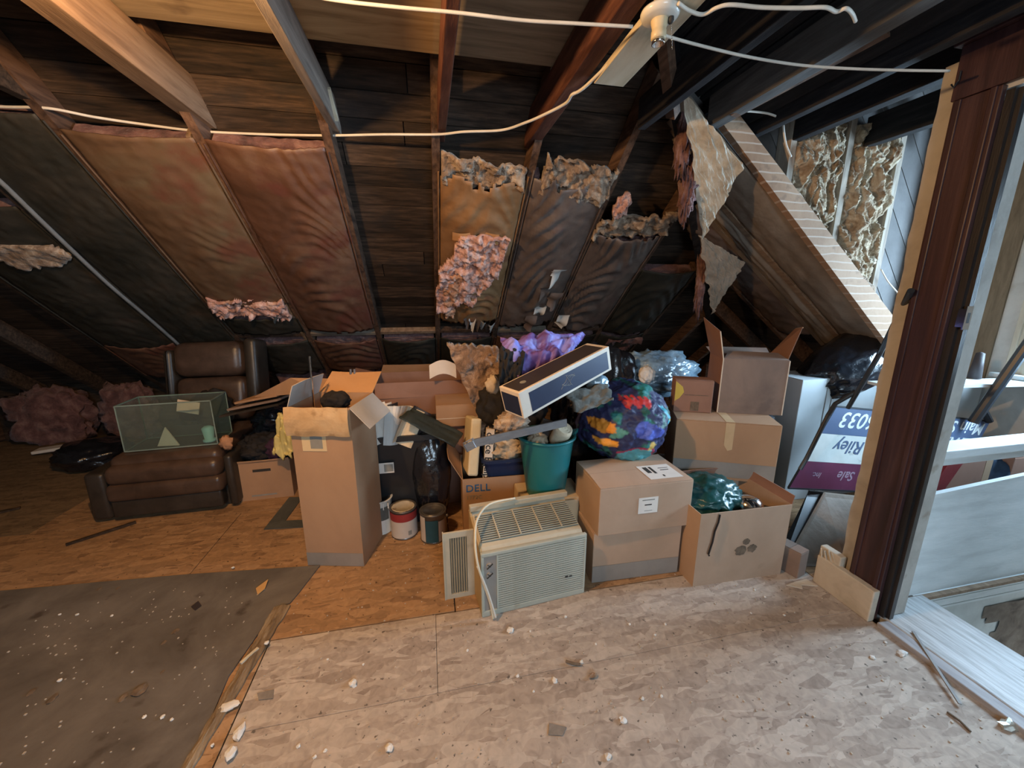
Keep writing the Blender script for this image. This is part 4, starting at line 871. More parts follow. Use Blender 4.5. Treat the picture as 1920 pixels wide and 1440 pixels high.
# ---- wool slab, purple cloth, dark fabric
fs = [onv(838, 648, 2.62), onv(936, 655, 2.5), onv(975, 800, 2.40), onv(900, 790, 2.42)]
def slab(a, b):
    p = fs[0].lerp(fs[1], a).lerp(fs[3].lerp(fs[2], a), b)
    return p+Vector((0, -1, 0))*(.05*noise.fractal(p*9, .8, 2.1, 5)+.03*math.sin(a*3.1))+Vector((.012*noise.noise(Vector((b*9, 0, 0))), 0, .02*noise.noise(Vector((a*9, 3, 0)))))
tag(obj('wool_slab', MB().sheet(slab, 50, 60, thick=.09, nrm=(0, 1, .15)), FUR, smooth=True), 'tapering slab of brown-grey insulation wool leaning behind the heap', 'insulation')
pc_ = [onv(938, 632, 2.15), onv(1098, 628, 2.35), onv(1040, 700, 2.0), onv(960, 722, 1.95)]
def drape(P, seed, amp, up=(0, -.5, .8)):
    U = Vector(up)
    def f(a, b):
        p = P[0].lerp(P[1], a).lerp(P[3].lerp(P[2], a), b)
        return p+U*(amp*noise.fractal(Vector((a*3+seed, b*3, seed)), .9, 2, 4)+amp*.7*abs(noise.noise(Vector((a*5, b*2.5, seed+4)))))
    return f
tag(obj('satin_cloth', MB().sheet(drape(pc_, 5, .07), 50, 36, thick=.004, nrm=(0, 0, -1)), PURPLE, smooth=True), 'purple and lilac satin garment behind the long navy box', 'cloth')
bkc = [onv(937, 655, 2.05), onv(985, 662, 2.05), onv(975, 720, 1.9), onv(936, 722, 1.9)]
tag(obj('black_garment', MB().sheet(drape(bkc, 15, .05), 30, 30, thick=.02, nrm=(0, 1, -.3)), BLACK, smooth=True), 'small black garment draped between the wool slab and the purple satin', 'cloth')
tag(obj('black_bag_of_clothes', MB().blob((.50, 2.38, .80), (.20, .17, .24), 81, .25, 2.2, ridge=.05, sub=5), BLACK, smooth=True), 'dark bag of clothes carrying the long navy box', 'bag')
tag(obj('grey_cloth', MB().sheet(drape([onv(1060, 735, 1.86), onv(1140, 720, 1.9), onv(1150, 752, 1.88), onv(1085, 775, 1.84)], 25, .03), 26, 20, thick=.03, nrm=(0, 1, -.2)), GREYCL, smooth=True), 'grey woven cloth between the long navy box and the patterned blanket', 'cloth')
tag(obj('cloth_bundle', MB().blob(onv(960, 795, 2.0), (.09, .08, .06), 83, .35, 3, ridge=.05, sub=4), TANFL, smooth=True), 'small tan bundle peeking under the end of the long navy box', 'cloth')
tag(obj('cloth_bundle', MB().blob(onv(923, 722, 2.1), (.035, .04, .05), 84, .35, 3, ridge=.05, sub=3), BEIGECL, smooth=True), 'pale crumpled scrap left of the long navy box', 'cloth')
tag(obj('clear_cup', MB().blob(onv(1120, 718, 1.98), (.06, .05, .05), 85, .2, 3, ridge=.05, sub=3), BLUPL, smooth=True), 'pale blue plastic wrapping under the right end of the long navy box', 'plastic')

# ---- patterned blanket in clear bag
bc = onv(1165, 786, 2.12)
bm_ = MB().blob((0, 0, 0), (.265, .26, .235), 91, .10, 1.8, ridge=.035, sub=6)
bl_o = obj('patterned_blanket', bm_, None, smooth=True); bl_o.location = bc
att = bl_o.data.color_attributes.new('print', 'FLOAT_COLOR', 'POINT')
def blanket_col(p):
    x, z = p.x/.265, p.z/.235
    x2 = x+.05*noise.noise(Vector((x*2, z*2, 0))); z2 = z+.05*noise.noise(Vector((x*2, z*2, 7)))
    def inside(poly):
        c = False; j = len(poly)-1
        for i in range(len(poly)):
            if (poly[i][1] > z2) != (poly[j][1] > z2) and x2 < (poly[j][0]-poly[i][0])*(z2-poly[i][1])/(poly[j][1]-poly[i][1])+poly[i][0]: c = not c
            j = i
        return c
    n = noise.fractal(Vector((x*2.6, z*2.6, 3)), 1.1, 2, 3)
    c = (.022, .026, .085)
    if n > .16: c = (.012, .09, .075)
    if n > .34: c = (.025, .19, .18)
    if inside([(-.08, .32), (.05, .30), (.55, .0), (.50, -.15), (.15, -.22), (-.12, -.10), (-.20, .1)]): c = (.075, .10, .42) if n < .15 else (.12, .17, .62)
    if inside([(-.42, -.55), (-.05, -.42), (.35, -.50), (.48, -.75), (.2, -.95), (-.3, -.9)]): c = (.10, .36, .40)
    for poly in ([(-.42, -.55), (-.05, -.42), (.35, -.50), (.48, -.75)],):
        for i in range(len(poly)-1):
            (ax, az), (bx, bz) = poly[i], poly[i+1]; t = max(0, min(1, ((x2-ax)*(bx-ax)+(z2-az)*(bz-az))/((bx-ax)**2+(bz-az)**2)))
            if (x2-ax-t*(bx-ax))**2+(z2-az-t*(bz-az))**2 < .0007: c = (.36, .03, .09)
    if inside([(.52, .55), (.66, .5), (.86, .1), (.9, -.2), (.82, -.1), (.62, .35)]): c = (.09, .40, .50)
    if inside([(.70, .50), (.84, .30), (.98, -.1), (.9, -.3), (.86, .05)]): c = (.75, .40, .07)
    if inside([(-.55, .20), (-.34, .05), (-.45, -.12), (-.66, -.18), (-.62, -.05)]): c = (.10, .30, .24)
    if inside([(-.92, .22), (-.74, .32), (-.56, .24), (-.56, .02), (-.74, -.06), (-.9, .02)]): c = (.72, .27, .03)
    if inside([(-.88, -.20), (-.70, -.18), (-.48, -.26), (-.50, -.40), (-.68, -.38), (-.84, -.30)]): c = (.78, .32, .035)
    if inside([(.22, -.30), (.34, -.28), (.30, -.52), (.18, -.50)]): c = (.65, .45, .12)
    if abs(math.sin(x*26+z*9))*.10+.72 > z > .60+.05*math.sin(x*30) and -.35 < x < .25: c = (.50, .035, .035)
    return c
for i, v in enumerate(bl_o.data.vertices): att.data[i].color = (*blanket_col(v.co), 1)
bmt = bpy.data.materials.new('patterned_fleece'); bmt.use_nodes = True; nt = bmt.node_tree
va_ = _n(nt, 'ShaderNodeVertexColor'); va_.layer_name = 'print'; b_ = nt.nodes['Principled BSDF']; nt.links.new(va_.outputs[0], b_.inputs['Base Color']); b_.inputs['Roughness'].default_value = .55
nz = _n(nt, 'ShaderNodeTexNoise'); nz.inputs['Scale'].default_value = 22; bpn = _n(nt, 'ShaderNodeBump'); bpn.inputs['Strength'].default_value = .5; bpn.inputs['Distance'].default_value = .008; nt.links.new(nz.outputs[0], bpn.inputs['Height']); nt.links.new(bpn.outputs[0], b_.inputs['Normal'])
bl_o.data.materials.append(bmt)
tag(bl_o, 'bulging blue and teal patterned blanket bundle with orange patches', 'blanket')

# blue-grey plastic bag behind it
tag(obj('plastic_bag', MB().blob(onv(1222, 700, 2.75), (.36, .22, .17), 95, .16, 2.2, ridge=.09, sub=5), BLUPL, smooth=True), 'shiny blue-grey plastic bag behind the patterned blanket', 'bag')
tag(obj('plastic_bag', MB().blob(onv(1120, 800, 2.62), (.34, .22, .60), 96, .16, 2.2, ridge=.05, sub=5, flat=-.60), BLKPL, smooth=True), 'large dark plastic bag standing behind the patterned blanket', 'bag')
tag(obj('white_plush', MB().blob(onv(1212, 703, 2.45), (.055, .05, .06), 97, .2, 3, sub=4), LAB, smooth=True), 'small white rounded cloth lump in front of the shiny blue-grey bag', 'cloth')

# ---- stack of two closed cartons
r, w = carton('carton', 'lower closed carton with a grey taped foot, beneath the carton with the white label', (.792, 1.70), (1.295, 1.685), .32, .292, CARDP)
decal(r, 0, .5, .003, .10, TAPE, 'tape', y=-.0012)
r, w = carton('carton', 'closed carton with a small white label on its front, stacked right of the air conditioner', (.80, 1.672), (1.325, 1.67), .34, .265, CARDP, z=.2975, flaps=(('l', .0001, 0, None),))
decal(r, .215, .325, .105, .195, LAB)
decal(r, .235, .305, .178, .183, INKG, 'print', y=-.0026, th=.0004); decal(r, .25, .29, .15, .156, INK, 'print', y=-.0026, th=.0004); decal(r, .25, .295, .118, .121, INKG, 'print', y=-.0026, th=.0004)
obj('label', MB().box(.30, .49, .04, .20, .2702, .2712), LAB, r)
obj('barcode', MB().box(.325, .35, .11, .18, .2713, .2718).box(.36, .375, .10, .18, .2713, .2718).box(.41, .46, .13, .137, .2713, .2718).box(.39, .40, .06, .08, .2713, .2718).box(.41, .47, .155, .16, .2713, .2718), INK, r)

# ---- stained open carton with teal nylon and bowl
r, w = carton('carton', 'open carton with dark soot stains on its front at the far right of the row', (1.306, 1.565), (1.845, 1.553), .38, .425, CARDP, open_=True, flaps=(('r', .05, 100, CARDR), ('b', .05, 75, CARDR)))
for q, (x, z, rx) in enumerate(((.29, .235, .022), (.262, .185, .034), (.33, .19, .028))):
    st_ = MB(); n = 28
    pts = [(x+rx*math.cos(2*math.pi*i/n)*(1+.3*noise.noise(Vector((math.cos(6.28*i/n)*2, math.sin(6.28*i/n)*2, q)))), -.0015, z+rx*.85*math.sin(2*math.pi*i/n)*(1+.35*noise.noise(Vector((math.sin(6.28*i/n)*2, math.cos(6.28*i/n)*2, q+4))))) for i in range(n)]
    obj('stain', st_.prism(pts, (0, .001, 0)), STAIN, r)
tag(obj('string', MB().tube([(1.405, 1.552, .42), (1.40, 1.550, .38), (1.385, 1.550, .33), (1.38, 1.550, .27), (1.365, 1.550, .20), (1.37, 1.550, .19)], .005, 6), BLACK), 'short black strap hanging down the front of the stained carton', 'strap')
tag(obj('nylon_bag', MB().blob((1.50, 1.80, .385), (.20, .17, .11), 101, .14, 1.6, ridge=.10, sub=5), TEALF, smooth=True), 'dark teal shiny nylon jacket stuffed in the stained carton', 'bag')
bw = thing('steel_bowl', 'shiny steel bowl resting upside down in the stained carton', 'bowl', (1.68, 1.66, .36), rot=(R(-12), R(6), 0))
obj('bowl', MB().lathe([(.075, 0), (.074, .02), (.066, .045), (.048, .064), (.022, .073), (0, .075)], seg=36), CHROME, bw, smooth=True)
tag(obj('cloth_bundle', MB().blob((1.95, 1.86, .34), (.07, .06, .10), 103, .2, 3, sub=4), GREYCL, smooth=True), 'pale grey cloth lump behind the right corner of the stained carton', 'cloth')

# ---- taped carton, open reddish carton, small carton
obj_support, _ = carton('carton', 'closed carton hidden low behind the stained carton, under the taped carton', (1.50, 2.03), (2.02, 1.95), .34, .395, CARDD)
tb, w = carton('carton', 'wide brown carton with a tan tape strip down its front, middle of the right stack', (1.455, 2.045), (1.975, 1.80), .33, .365, CARD, z=.402)
decal(tb, .002, w-.004, .02, .115, TAPE, 'tape')
obj('tape', MB().prism([(.275, -.0016, .365), (.325, -.0016, .365), (.325, -.0016, .20), (.30, -.0016, .19), (.277, -.0016, .225)], (0, -.001, 0)), TAPET, tb, label='tan tape strip')
obj('tape', MB().box(.275, .325, 0, .33, .3697, .3707), TAPET, tb)
A, B = onz(1345, 772, .7725), onz(1483, 782, .7725)
ob, w = carton('carton', 'open reddish carton with raised flaps on top of the right stack', (1.787, 2.11), (2.135, 1.97), .27, .345, CARDR, z=.7725, open_=True)
obj('front_face', MB().box(0, w, -.002, 0, 0, .345), CARDD, ob, label='dusty grey front')
zz = .345
obj('flap', MB().prism([(0, .0, zz), (0, .27, zz), (-.06, .30, zz+.24), (-.03, .02, zz+.17)], (.004, 0, 0)), CARDR, ob)
obj('flap', MB().prism([(.004, .27, zz), (w, .27, zz), (w+.02, .38, zz+.03), (.0, .38, zz+.03)], (0, .004, 0)), CARDD, ob)
obj('flap', MB().prism([(w, .02, zz), (w, .27, zz), (w+.14, .29, zz+.17), (w+.05, .02, zz+.20)], (-.004, 0, .002)), CARDR, ob)
obj('flap', MB().prism([(.002, 0, zz), (w-.002, 0, zz), (w-.03, .10, zz+.03), (.06, .11, zz+.035)], (0, 0, .004)), CARDD, ob)
for p, q in (((0, 0, .0), (0, 0, zz)), ((w, -.001, 0), (w, -.001, zz)), ((-.03, .02, zz+.17), (0, 0, zz)), ((w+.14, .29, zz+.17), (w+.05, .02, zz+.20))):
    obj('torn_edge', MB().bar(p, q, .006, .006, up=(0, 1, 0)), EDGE, ob)
A, B = onz(1262, 764, .7725), onz(1326, 768, .7725)
sb, w = carton('carton', 'small brown carton with a yellow patch beside the open reddish carton', (1.525, 2.19), (1.735, 2.10), .12, .205, CARDR, z=.7725)
obj('patch', MB().prism([(.002, -.0012, .20), (.045, -.0012, .165), (.055, -.0012, .13), (.03, -.0012, .09), (.002, -.0012, .07)], (0, -.0006, 0)), mat('yellow_ink', [(.50, .38, .06), (.62, .48, .09)], 4, rough=.6, bump=0), sb)
decal(sb, .06, .2, .112, .115, STAIN, 'seam'); decal(sb, .10, .15, .01, .07, STAIN, 'stain')

# ---- right-hand clutter seen through the studs
tag(obj('plastic_bag', MB().blob(onv(1590, 682, 2.34), (.42, .22, .20), 105, .12, 1.1, ridge=.05, sub=5, M=Matrix.Rotation(R(-28), 4, 'Y')), BLKPL, smooth=True), 'glossy black refuse bag on the white carton beside the stub wall', 'bag')
r, w = carton('carton', 'pale grey-white carton behind the upside-down sign', (2.53, 2.21), (3.40, 2.21), .30, .925, WHITECD)
for x in (.22, .27): decal(r, x, x+.006, .0, .9, TAPE, 'seam')
r, w = carton('carton', 'second pale grey-white carton, seen through the doorway under the window', (3.42, 2.03), (3.86, 2.0), .11, .885, WHITECD)
tag(obj('dark_support_box', MB().box(2.3, 3.1, 2.55, 3.2, 0, .6, bev=.01), CARDD), 'dusty carton low in the corner behind the pale grey-white carton', 'box')
tag(obj('black_bag', MB().blob((2.2, 2.3, .42), (.19, .2, .42), 107, .12, 2, ridge=.04, sub=4, flat=-.42), BLKPL, smooth=True), 'dark bag standing in the gap right of the taped carton', 'bag')
xa, xb = onv(1772, 900, 1.42).x, onv(1840, 900, 1.42).x
r, w = carton('carton', 'dark brown carton with a tan edge right behind the balustrade gap', (xa, 1.42), (xb, 1.42), .22, .64, CARDR)
obj('edge_strip', MB().box(w, w+.05, .0, .03, 0, .64), CARDIN, r)
xa, xb = onv(1897, 880, 1.42).x, 3.40
r, w = carton('carton', 'brown carton behind the balustrade at the right edge of the picture', (xa, 1.42), (xb, 1.42), .22, .63, CARDR)
c = onv(1872, 880, 1.47)
tag(obj('denim_cloth', MB().blob((c.x, 1.50, .32), (.10, .09, .32), 110, .12, 2, ridge=.05, sub=4, flat=-.32), DENIM, smooth=True), 'dark blue denim cloth between the two cartons behind the balustrade', 'cloth')
c = onv(1755, 905, 1.36)
tag(obj('red_board', MB().box(-.045, .045, -.008, .008, -.30, .26, M=Matrix.Translation((c.x, 1.36, c.z-.05)) @ Matrix.Rotation(R(30), 4, 'Y')), REDCARD), 'red board leaning behind the balustrade next to the door casing', 'board')
tag(obj('window_ledge_board', MB().bar((2.9, 2.0, .925), (3.84, 1.80, .945), .16, .02), WHITEPT), 'white painted shelf board lying on the pale cartons under the window', 'board')
tag(obj('glass_tumbler', MB().lathe([(0, 0), (.035, 0), (.022, .17), (.0, .18)], c=(3.62, 1.93, .955), seg=16), CHARC, smooth=True), 'small pointed dark bottle standing on the shelf board by the window', 'bottle')

# ---- the two upside-down signs
def signboard(TL, TR, BL, rows, texts, label, name='yard_sign'):
    TL, TR, BL = Vector(TL), Vector(TR), Vector(BL); X = TR-TL; w_ = X.length; Yd = TL-BL; h_ = Yd.length
    M = frame(BL, X, Yd); sk = Yd.dot(X.normalized())/Yd.dot(Vector((M[0][1], M[1][1], M[2][1]))); h_ = Yd.dot(Vector((M[0][1], M[1][1], M[2][1]))); r = thing(name, label, 'sign', BL, rot=M.to_3x3().to_euler())
    obj('board', MB().box(0, w_, 0, h_, -.012, -.0005), BLKHARD, r)
    y = 0
    for f0, m in rows:
        obj('band', MB().box(.004, w_-.004, max(y*h_, .004), (y+f0)*h_-.001, -.001, .0012), m, r); y += f0
    for s, x, yy, sz, m in texts:       # text upside down: x axis to -X
        text(s, sz, m, Matrix.Translation((x*w_, yy*h_, .0018)) @ Matrix.Rotation(math.pi, 4, 'Z'), r, ext=.0006)
    obj('frame_edge', MB().box(0, w_, -.006, .004, -.008, .004), STEELBLK, r); obj('frame_edge', MB().box(0, w_, h_-.004, h_+.006, -.008, .004), STEELBLK, r)
    for ch_ in r.children: ch_.data.transform(Matrix(((1, sk, 0, 0), (0, 1, 0, 0), (0, 0, 1, 0), (0, 0, 0, 1))))   # the board is bent askew
    return r, w_, h_
TL = onv(1568, 762, 1.93); BL = onv(1479, 915, 1.86)
XR = (onv(1650, 770, 1.92)-TL).normalized(); TR = TL+XR*.56
SW = mat('sign_white_letters', [(.62, .66, .66), (.70, .73, .73)], 9, rough=.5, bump=0)
SB = mat('sign_blue_letters', [(.06, .09, .16), (.09, .13, .22)], 9, rough=.5, bump=0)
SF = mat('sign_faded_letters', [(.26, .18, .24), (.34, .25, .31)], 9, rough=.5, bump=0)
r, sw, shh = signboard(TL, TR, BL, ((.33, SIGNRED), (.34, SIGNWH), (.33, SIGNNAVY)),
    (('6033', .655, .94, .142, SW), ('Riley', .68, .60, .118, SB), ('Sale', .78, .23, .085, SF), ('Inc.', .32, .20, .05, SF)), 'upside-down navy, white and maroon yard sign left of the door casing')
sign_a = r
TR2 = onv(1857, 790, 1.84); BR2 = onv(1812, 872, 1.80); d2 = (onv(1700, 774, 1.84)-TR2).normalized(); TL2 = TR2+d2*.44; BL2 = BR2+d2*.44
r, sw, shh = signboard(TL2, TR2, BL2, ((1.0, SIGNNAVY),), (('Main St', .93, .93, .115, SW), ('RE/MAX', .93, .58, .115, SW)), 'upside-down navy sign end with white lettering, seen through the doorway')
def pole(pts, w_, label, par=None, nm='post'):
    b = MB(); par = par or r
    Mi = (Matrix.Translation(par.location) @ par.rotation_euler.to_matrix().to_4x4()).inverted()
    pts = [Mi @ p for p in pts]
    b.tube(pts, w_*.62, 10)
    return obj(nm, b, STEELBLK, par, label=label)
pole([onu(1708, 545, 1.97), onv(1650, 662, 1.66), onv(1590, 765, 1.80)], .02, 'black steel post leaning up past the stub wall', sign_a)
pole([onv(1606, 734, 1.77), onv(1566, 757, 1.82), onv(1553, 778, 1.84), onv(1512, 860, 1.84), onv(1500, 880, 1.84)], .02, 'black bent steel bracket', sign_a, 'bracket')
pole([onv(1945, 620, 1.70), onv(1824, 792, 1.80)], .046, 'thick black steel post')
pole([onv(1840, 762, 1.84), onv(1855, 790, 1.82)], .034, 'short black strut', None, 'bracket')

# ---- boards and scraps between the stained carton and the baseboard
lp1 = [onz(1470, 1062, .002), onz(1560, 1045, .002), onv(1600, 925, 2.0), onv(1540, 920, 2.1)]
tag(obj('leaning_board', MB().prism([onz(1472, 1062, .003), onz(1590, 1062, .003), onv(1640, 935, 1.84), onv(1548, 925, 1.84)], (0, .012, .004)), KRAFTTAN), 'tan board leaning under the maroon sign', 'board')
tag(obj('leaning_board', MB().prism([onz(1462, 1040, .003), onz(1470, 1060, .003), onv(1545, 925, 1.86), onv(1520, 922, 1.88)], (0, .012, .004)), BLKHARD), 'narrow black board leaning beside the stained carton', 'board')
tag(obj('grey_case', MB().box(2.02, 2.30, 2.10, 2.2, 0, .5, bev=.01), SHEER), 'grey case standing behind the leaning boards', 'case')
r, w = carton('carton', 'small torn brown carton on the floor in front of the baseboard', (1.90, 1.50), (1.975, 1.52), .12, .15, CARDD)
tag(obj('cardboard_scrap', MB().prism([(1.80, 1.47, .001), (1.86, 1.43, .001), (1.88, 1.455, .001), (1.955, 1.43, .001), (1.945, 1.485, .001), (1.87, 1.48, .001)], (0, 0, .005)), CREAMPT), 'torn pale cardboard scrap on the floor before the baseboard', 'scrap')
for q in range(4):
    tag(obj('wire_bit', MB().tube([(1.86+.02*q, 1.62-.02*q, .012), (1.91, 1.60-.015*q, .03+.008*q), (1.95, 1.585, .02)], .003, 6), ALU), 'thin silver wire loop on the floor by the small torn carton', 'wire', group='silver wires by the torn carton')

# ---- tall carton
tcb, w = carton('tall_carton', 'tall narrow brown carton with raised flaps, tallest thing on the left', (-.739, 2.165), (-.423, 2.09), .33, .94, CARD, open_=True, flaps=(('b', .20, 152, mat('cardboard_orange', [(.50, .27, .12), (.58, .33, .16)], 2, rough=.8, bump=.05)), ('l', .12, 70, CARDGR), ('r', .15, 228, CARDGR)))
obj('flap', MB().sheet(lambda a, b: (-.012+a*(w+.01), -.012-.010*math.sin(b*3)-.004*noise.noise(Vector((a*4, b*3, 0))), .945-b*.155+.006*noise.noise(Vector((a*5, 0, 0)))), 16, 10, thick=.006, nrm=(0, -1, 0)), mat('worn_tan_flap', [(.40, .26, .13), (.52, .35, .19), (.58, .42, .25)], 6, rough=.7, bump=.3, spots=(11, .6, (.28, .17, .08), .6)), tcb, label='folded-over front flap')
decal(tcb, 0, w-.002, .003, .085, TAPE, 'tape')
decal(tcb, .055, .185, .70, .79, mat('tan_label', [(.62, .47, .27), (.70, .54, .33)], 5, rough=.6, bump=.05)); decal(tcb, .10, .165, .715, .785, INKG, 'print', y=-.0026, th=.0004)
tag(obj('black_garment', MB().blob(onv(628, 735, 2.28)+Vector((0, .0, -.05)), (.075, .06, .055), 121, .2, 2.5, ridge=.05, sub=4), BLACK, smooth=True), 'black cloth poking out of the tall carton', 'cloth')
a_ = onv(580, 712, 2.3)
tag(obj('metal_rod', MB().tube([a_+Vector((0, 0, -.4)), onv(580, 668, 2.3)], .006, 8), CHROME), 'thin metal rod standing up out of the tall carton', 'rod')
for q, x in enumerate((657, 664)):
    tag(obj('curtain_rod', MB().tube([onv(x, 740, 2.62)+Vector((0, 0, -.5)), onv(x, 692, 2.62)], .008, 8), ALU), 'one of two pale rods side by side behind the tall carton', 'rod', group='pale rods behind the tall carton')

# ---- dark bin with papers, brown cartons behind
db = thing('black_bin', 'tall black plastic bin behind the tall carton, with papers on top', 'bin', (-.20, 2.66, 0))
obj('tub', loops(MB(), [rrect(.34, .34, 0), rrect(.44, .42, .60), rrect(.47, .45, .605), rrect(.47, .45, .64), rrect(.43, .41, .64), rrect(.33, .33, .02)], True, True), BLKHARD, db)
obj('sticker', MB().box(-.19, -.06, -.222, -.219, .40, .47), LAB, db, label='white sticker')
obj('sticker_print', MB().box(-.12, -.065, -.2235, -.222, .41, .46), INKG, db)
for q in range(8):
    M = Matrix.Translation((-.33+.030*q, 2.46+.02*(q % 3), .74-.006*q)) @ Matrix.Rotation(R(-16+7*q), 4, 'Y') @ Matrix.Rotation(R(-12+4*(q % 3)), 4, 'X') @ Matrix.Rotation(R(25), 4, 'Z')
    mt = (LAB, CREAMP, CHARC, WHITECD, LAB, CREAMP, CREAMCL, CHARC)[q]
    tag(obj('folded_paper', MB().sheet(lambda a, b: M @ Vector(((a-.5)*.13, .02*math.sin(a*5+q), (b-.5)*.27)), 8, 10, lambda a, b: b < .95-.2*abs(noise.noise(Vector((a*3, q, 0)))), thick=.006, nrm=(0, 1, 0)), mt),
        ['leftmost paper in the fan above the black bin', 'cream paper second in the fan above the black bin', 'dark folder third in the fan above the black bin', 'pale folder in the middle of the fan above the black bin', 'white paper right of the middle of the fan above the bin', 'cream paper near the right of the fan above the bin', 'yellowish cloth-like sheet at the right of the fan above the bin', 'dark sheet at the right end of the fan above the bin'][q], 'paper', group='papers above the black bin')
P4 = [onv(748, 782, 2.36), onv(775, 765, 2.5), onv(868, 812, 2.44), onv(852, 838, 2.33)]
tag(obj('smoky_plastic_lid', MB().sheet(drape(P4, 31, .015), 20, 10, thick=.008, nrm=(0, 0, -1)), CLEARPL, smooth=True), 'smoky clear plastic lid lying tilted right of the papers', 'lid')
tag(obj('dark_bag', MB().blob((-.03, 2.52, .33), (.13, .12, .33), 131, .15, 2.2, ridge=.05, sub=4, flat=-.33), BLKPL, smooth=True), 'dark bag between the black bin and the computer carton', 'bag')
r, w = carton('carton', 'dull brown carton standing behind the paint cans and the dark bag', (.00, 2.70), (.48, 2.68), .3, .60, CARDR)
r, w = carton('carton', 'large open brown carton behind the black bin, its flap spread wide', (-.42, 3.02), (.42, 3.02), .42, .86, CARDR, open_=True, flaps=(('b', .2, 170, CARD), ('l', .2, 165, CARDR), ('f', .12, 265, CARDR)))
r, w = carton('carton', 'brown carton with a paler lid fold between the wool slab and the smoky lid', (.02, 2.66), (.40, 2.66), .30, .155, CARD, z=.605)
decal(r, 0, .38, .06, .065, EDGE, 'seam')
tag(obj('paper_sheet', MB().sheet(lambda a, b: onv(805+50*a, 695-10*math.sin(a*3), 2.95)+Vector((0, -.02*b, -.10*b+.04)), 8, 4, thick=.004, nrm=(0, 1, 0)), CREAMP), 'cream paper lying on the large brown carton beside the wool slab', 'paper')

# ---- paint cans
def can(name, label, x, y, r_, h, m_body, m_lid, bands, handle=False):
    c = thing(name, label, 'can', (x, y, 0))
    obj('tin', MB().lathe([(0, 0), (r_-.002, 0), (r_, .003), (r_, .008), (r_-.002, .01), (r_-.002, h-.012), (r_+.001, h-.008), (r_+.001, h), (r_-.008, h), (r_-.010, h-.006), (0, h-.006)], seg=40), m_body, c, smooth=True)
    obj('lid', MB().lathe([(r_-.010, h-.006), (r_-.013, h-.001), (r_-.022, h-.001), (r_-.024, h-.005), (0, h-.004)], seg=40), m_lid, c, smooth=True)
    for z0, z1, a0, a1, m in bands:
        b = MB()
        b.sheet(lambda a, t: ((r_-.0005)*math.cos(R(a0+(a1-a0)*a)), (r_-.0005)*math.sin(R(a0+(a1-a0)*a)), z0+(z1-z0)*t), 40, 1, thick=.0)
        obj('label', b, m, c, smooth=True)
    return c
c = can('paint_can', 'paint can with a red and cream wrapper, between the white pail and the teal can', -.215, 2.375, .083, .195, TINDK, TINLID, ((.012, .125, 150, 385, WHLAB), (.125, .178, 150, 385, REDLAB)))
obj('print', MB().sheet(lambda a, t: (.0832*math.cos(R(290+16*a)), .0832*math.sin(R(290+16*a)), .03+.03*t), 6, 1), INKG, c)
c = can('paint_can', 'dented paint can with a dark teal wrapper and rusty lid', -.03, 2.295, .083, .195, TINDK, TINDK, ((.012, .16, 235, 290, TEALLAB), (.012, .18, 200, 233, WHLAB), (.012, .15, 292, 330, mat('lilac_label', [(.30, .27, .30), (.38, .35, .38)], 5, rough=.5, bump=.02))))
obj('ear', MB().blob((.084, -.02, .155), (.012, .012, .012), 1, 0, 1, sub=2), TINDK, c)
c = can('paint_pail', 'open white pail with paint drips behind the tall carton edge', -.375, 2.46, .085, .23, PORC, INK, ((.02, .10, 230, 300, LAB), (.10, .19, 220, 320, GREYCL)))
for q in range(4): obj('drip', MB().bar((-.02+.03*q, -.0862, .225), (-.02+.03*q, -.0865, .18+.01*(q % 2)), .006, .004, up=(0, 1, 0)), LAB, c)
obj('rim', MB().tube([(.088*math.cos(a*.2618), .088*math.sin(a*.2618), .23) for a in range(25)], .004, 6, cap=False), LAB, c)

# ---- bankers carton with clothes, yellow cloth, black bags
bx, w = carton('carton', 'brown archive carton with a hand hole, beside the recliner', (-1.457, 3.03), (-1.075, 3.05), .36, .30, CARD, open_=True, flaps=(('f', .02, 95, None),))
decal(bx, .13, .25, .225, .245, INK, 'hand_hole')
decal(bx, .10, .27, .03, .042, INKG, 'print')
tag(obj('yellow_cloth', MB().sheet(drape([onv(520, 775, 2.9), onv(548, 785, 2.85), onv(548, 862, 2.88), onv(512, 855, 2.92)], 41, .06), 24, 34, thick=.02, nrm=(0, 1, 0)), YELLOW, smooth=True), 'pale yellow crumpled cloth at the left of the tall carton', 'cloth')
tag(obj('clothes_heap', MB().blob((-1.27, 3.2, .36), (.17, .16, .12), 141, .3, 2.6, ridge=.08, sub=5), BLACK, smooth=True), 'dark clothes piled in the archive carton', 'cloth')
tag(obj('purple_garment', MB().blob((-1.16, 3.08, .38), (.07, .05, .08), 142, .35, 2.6, ridge=.08, sub=4), mat('plum_cloth', [(.03, .012, .03), (.07, .03, .06)], 6, rough=.9, bump=.4), smooth=True), 'plum cloth in the right of the archive carton', 'cloth')
tag(obj('black_bag', MB().blob((-1.16, 3.34, .52), (.22, .16, .15), 143, .2, 2.2, ridge=.08, sub=5), BLKPL, smooth=True), 'black bag heaped behind the archive carton', 'bag')
tag(obj('tan_scrap', MB().blob(onv(425, 830, 3.0), (.04, .03, .05), 144, .5, 3, sub=3), mat('salmon_cloth', [(.42, .22, .12), (.55, .30, .18)], 5, rough=.8), smooth=True), 'small salmon-coloured scrap at the right end of the recliner seat', 'cloth')
for q in range(3):
    a0 = (onv(440+15*q, 770-12*q, 3.1), onv(545, 748-8*q, 3.0))
    tag(obj('flat_board', MB().bar(a0[0], a0[1], .3, .014), (LEATHDK, CARDD, CARD)[q]), ['lowest dark flat board behind the tall carton', 'middle brown flat board behind the tall carton', 'uppermost folded brown cardboard sheet left of the tall carton'][q], 'board', group='flat boards left of the tall carton')
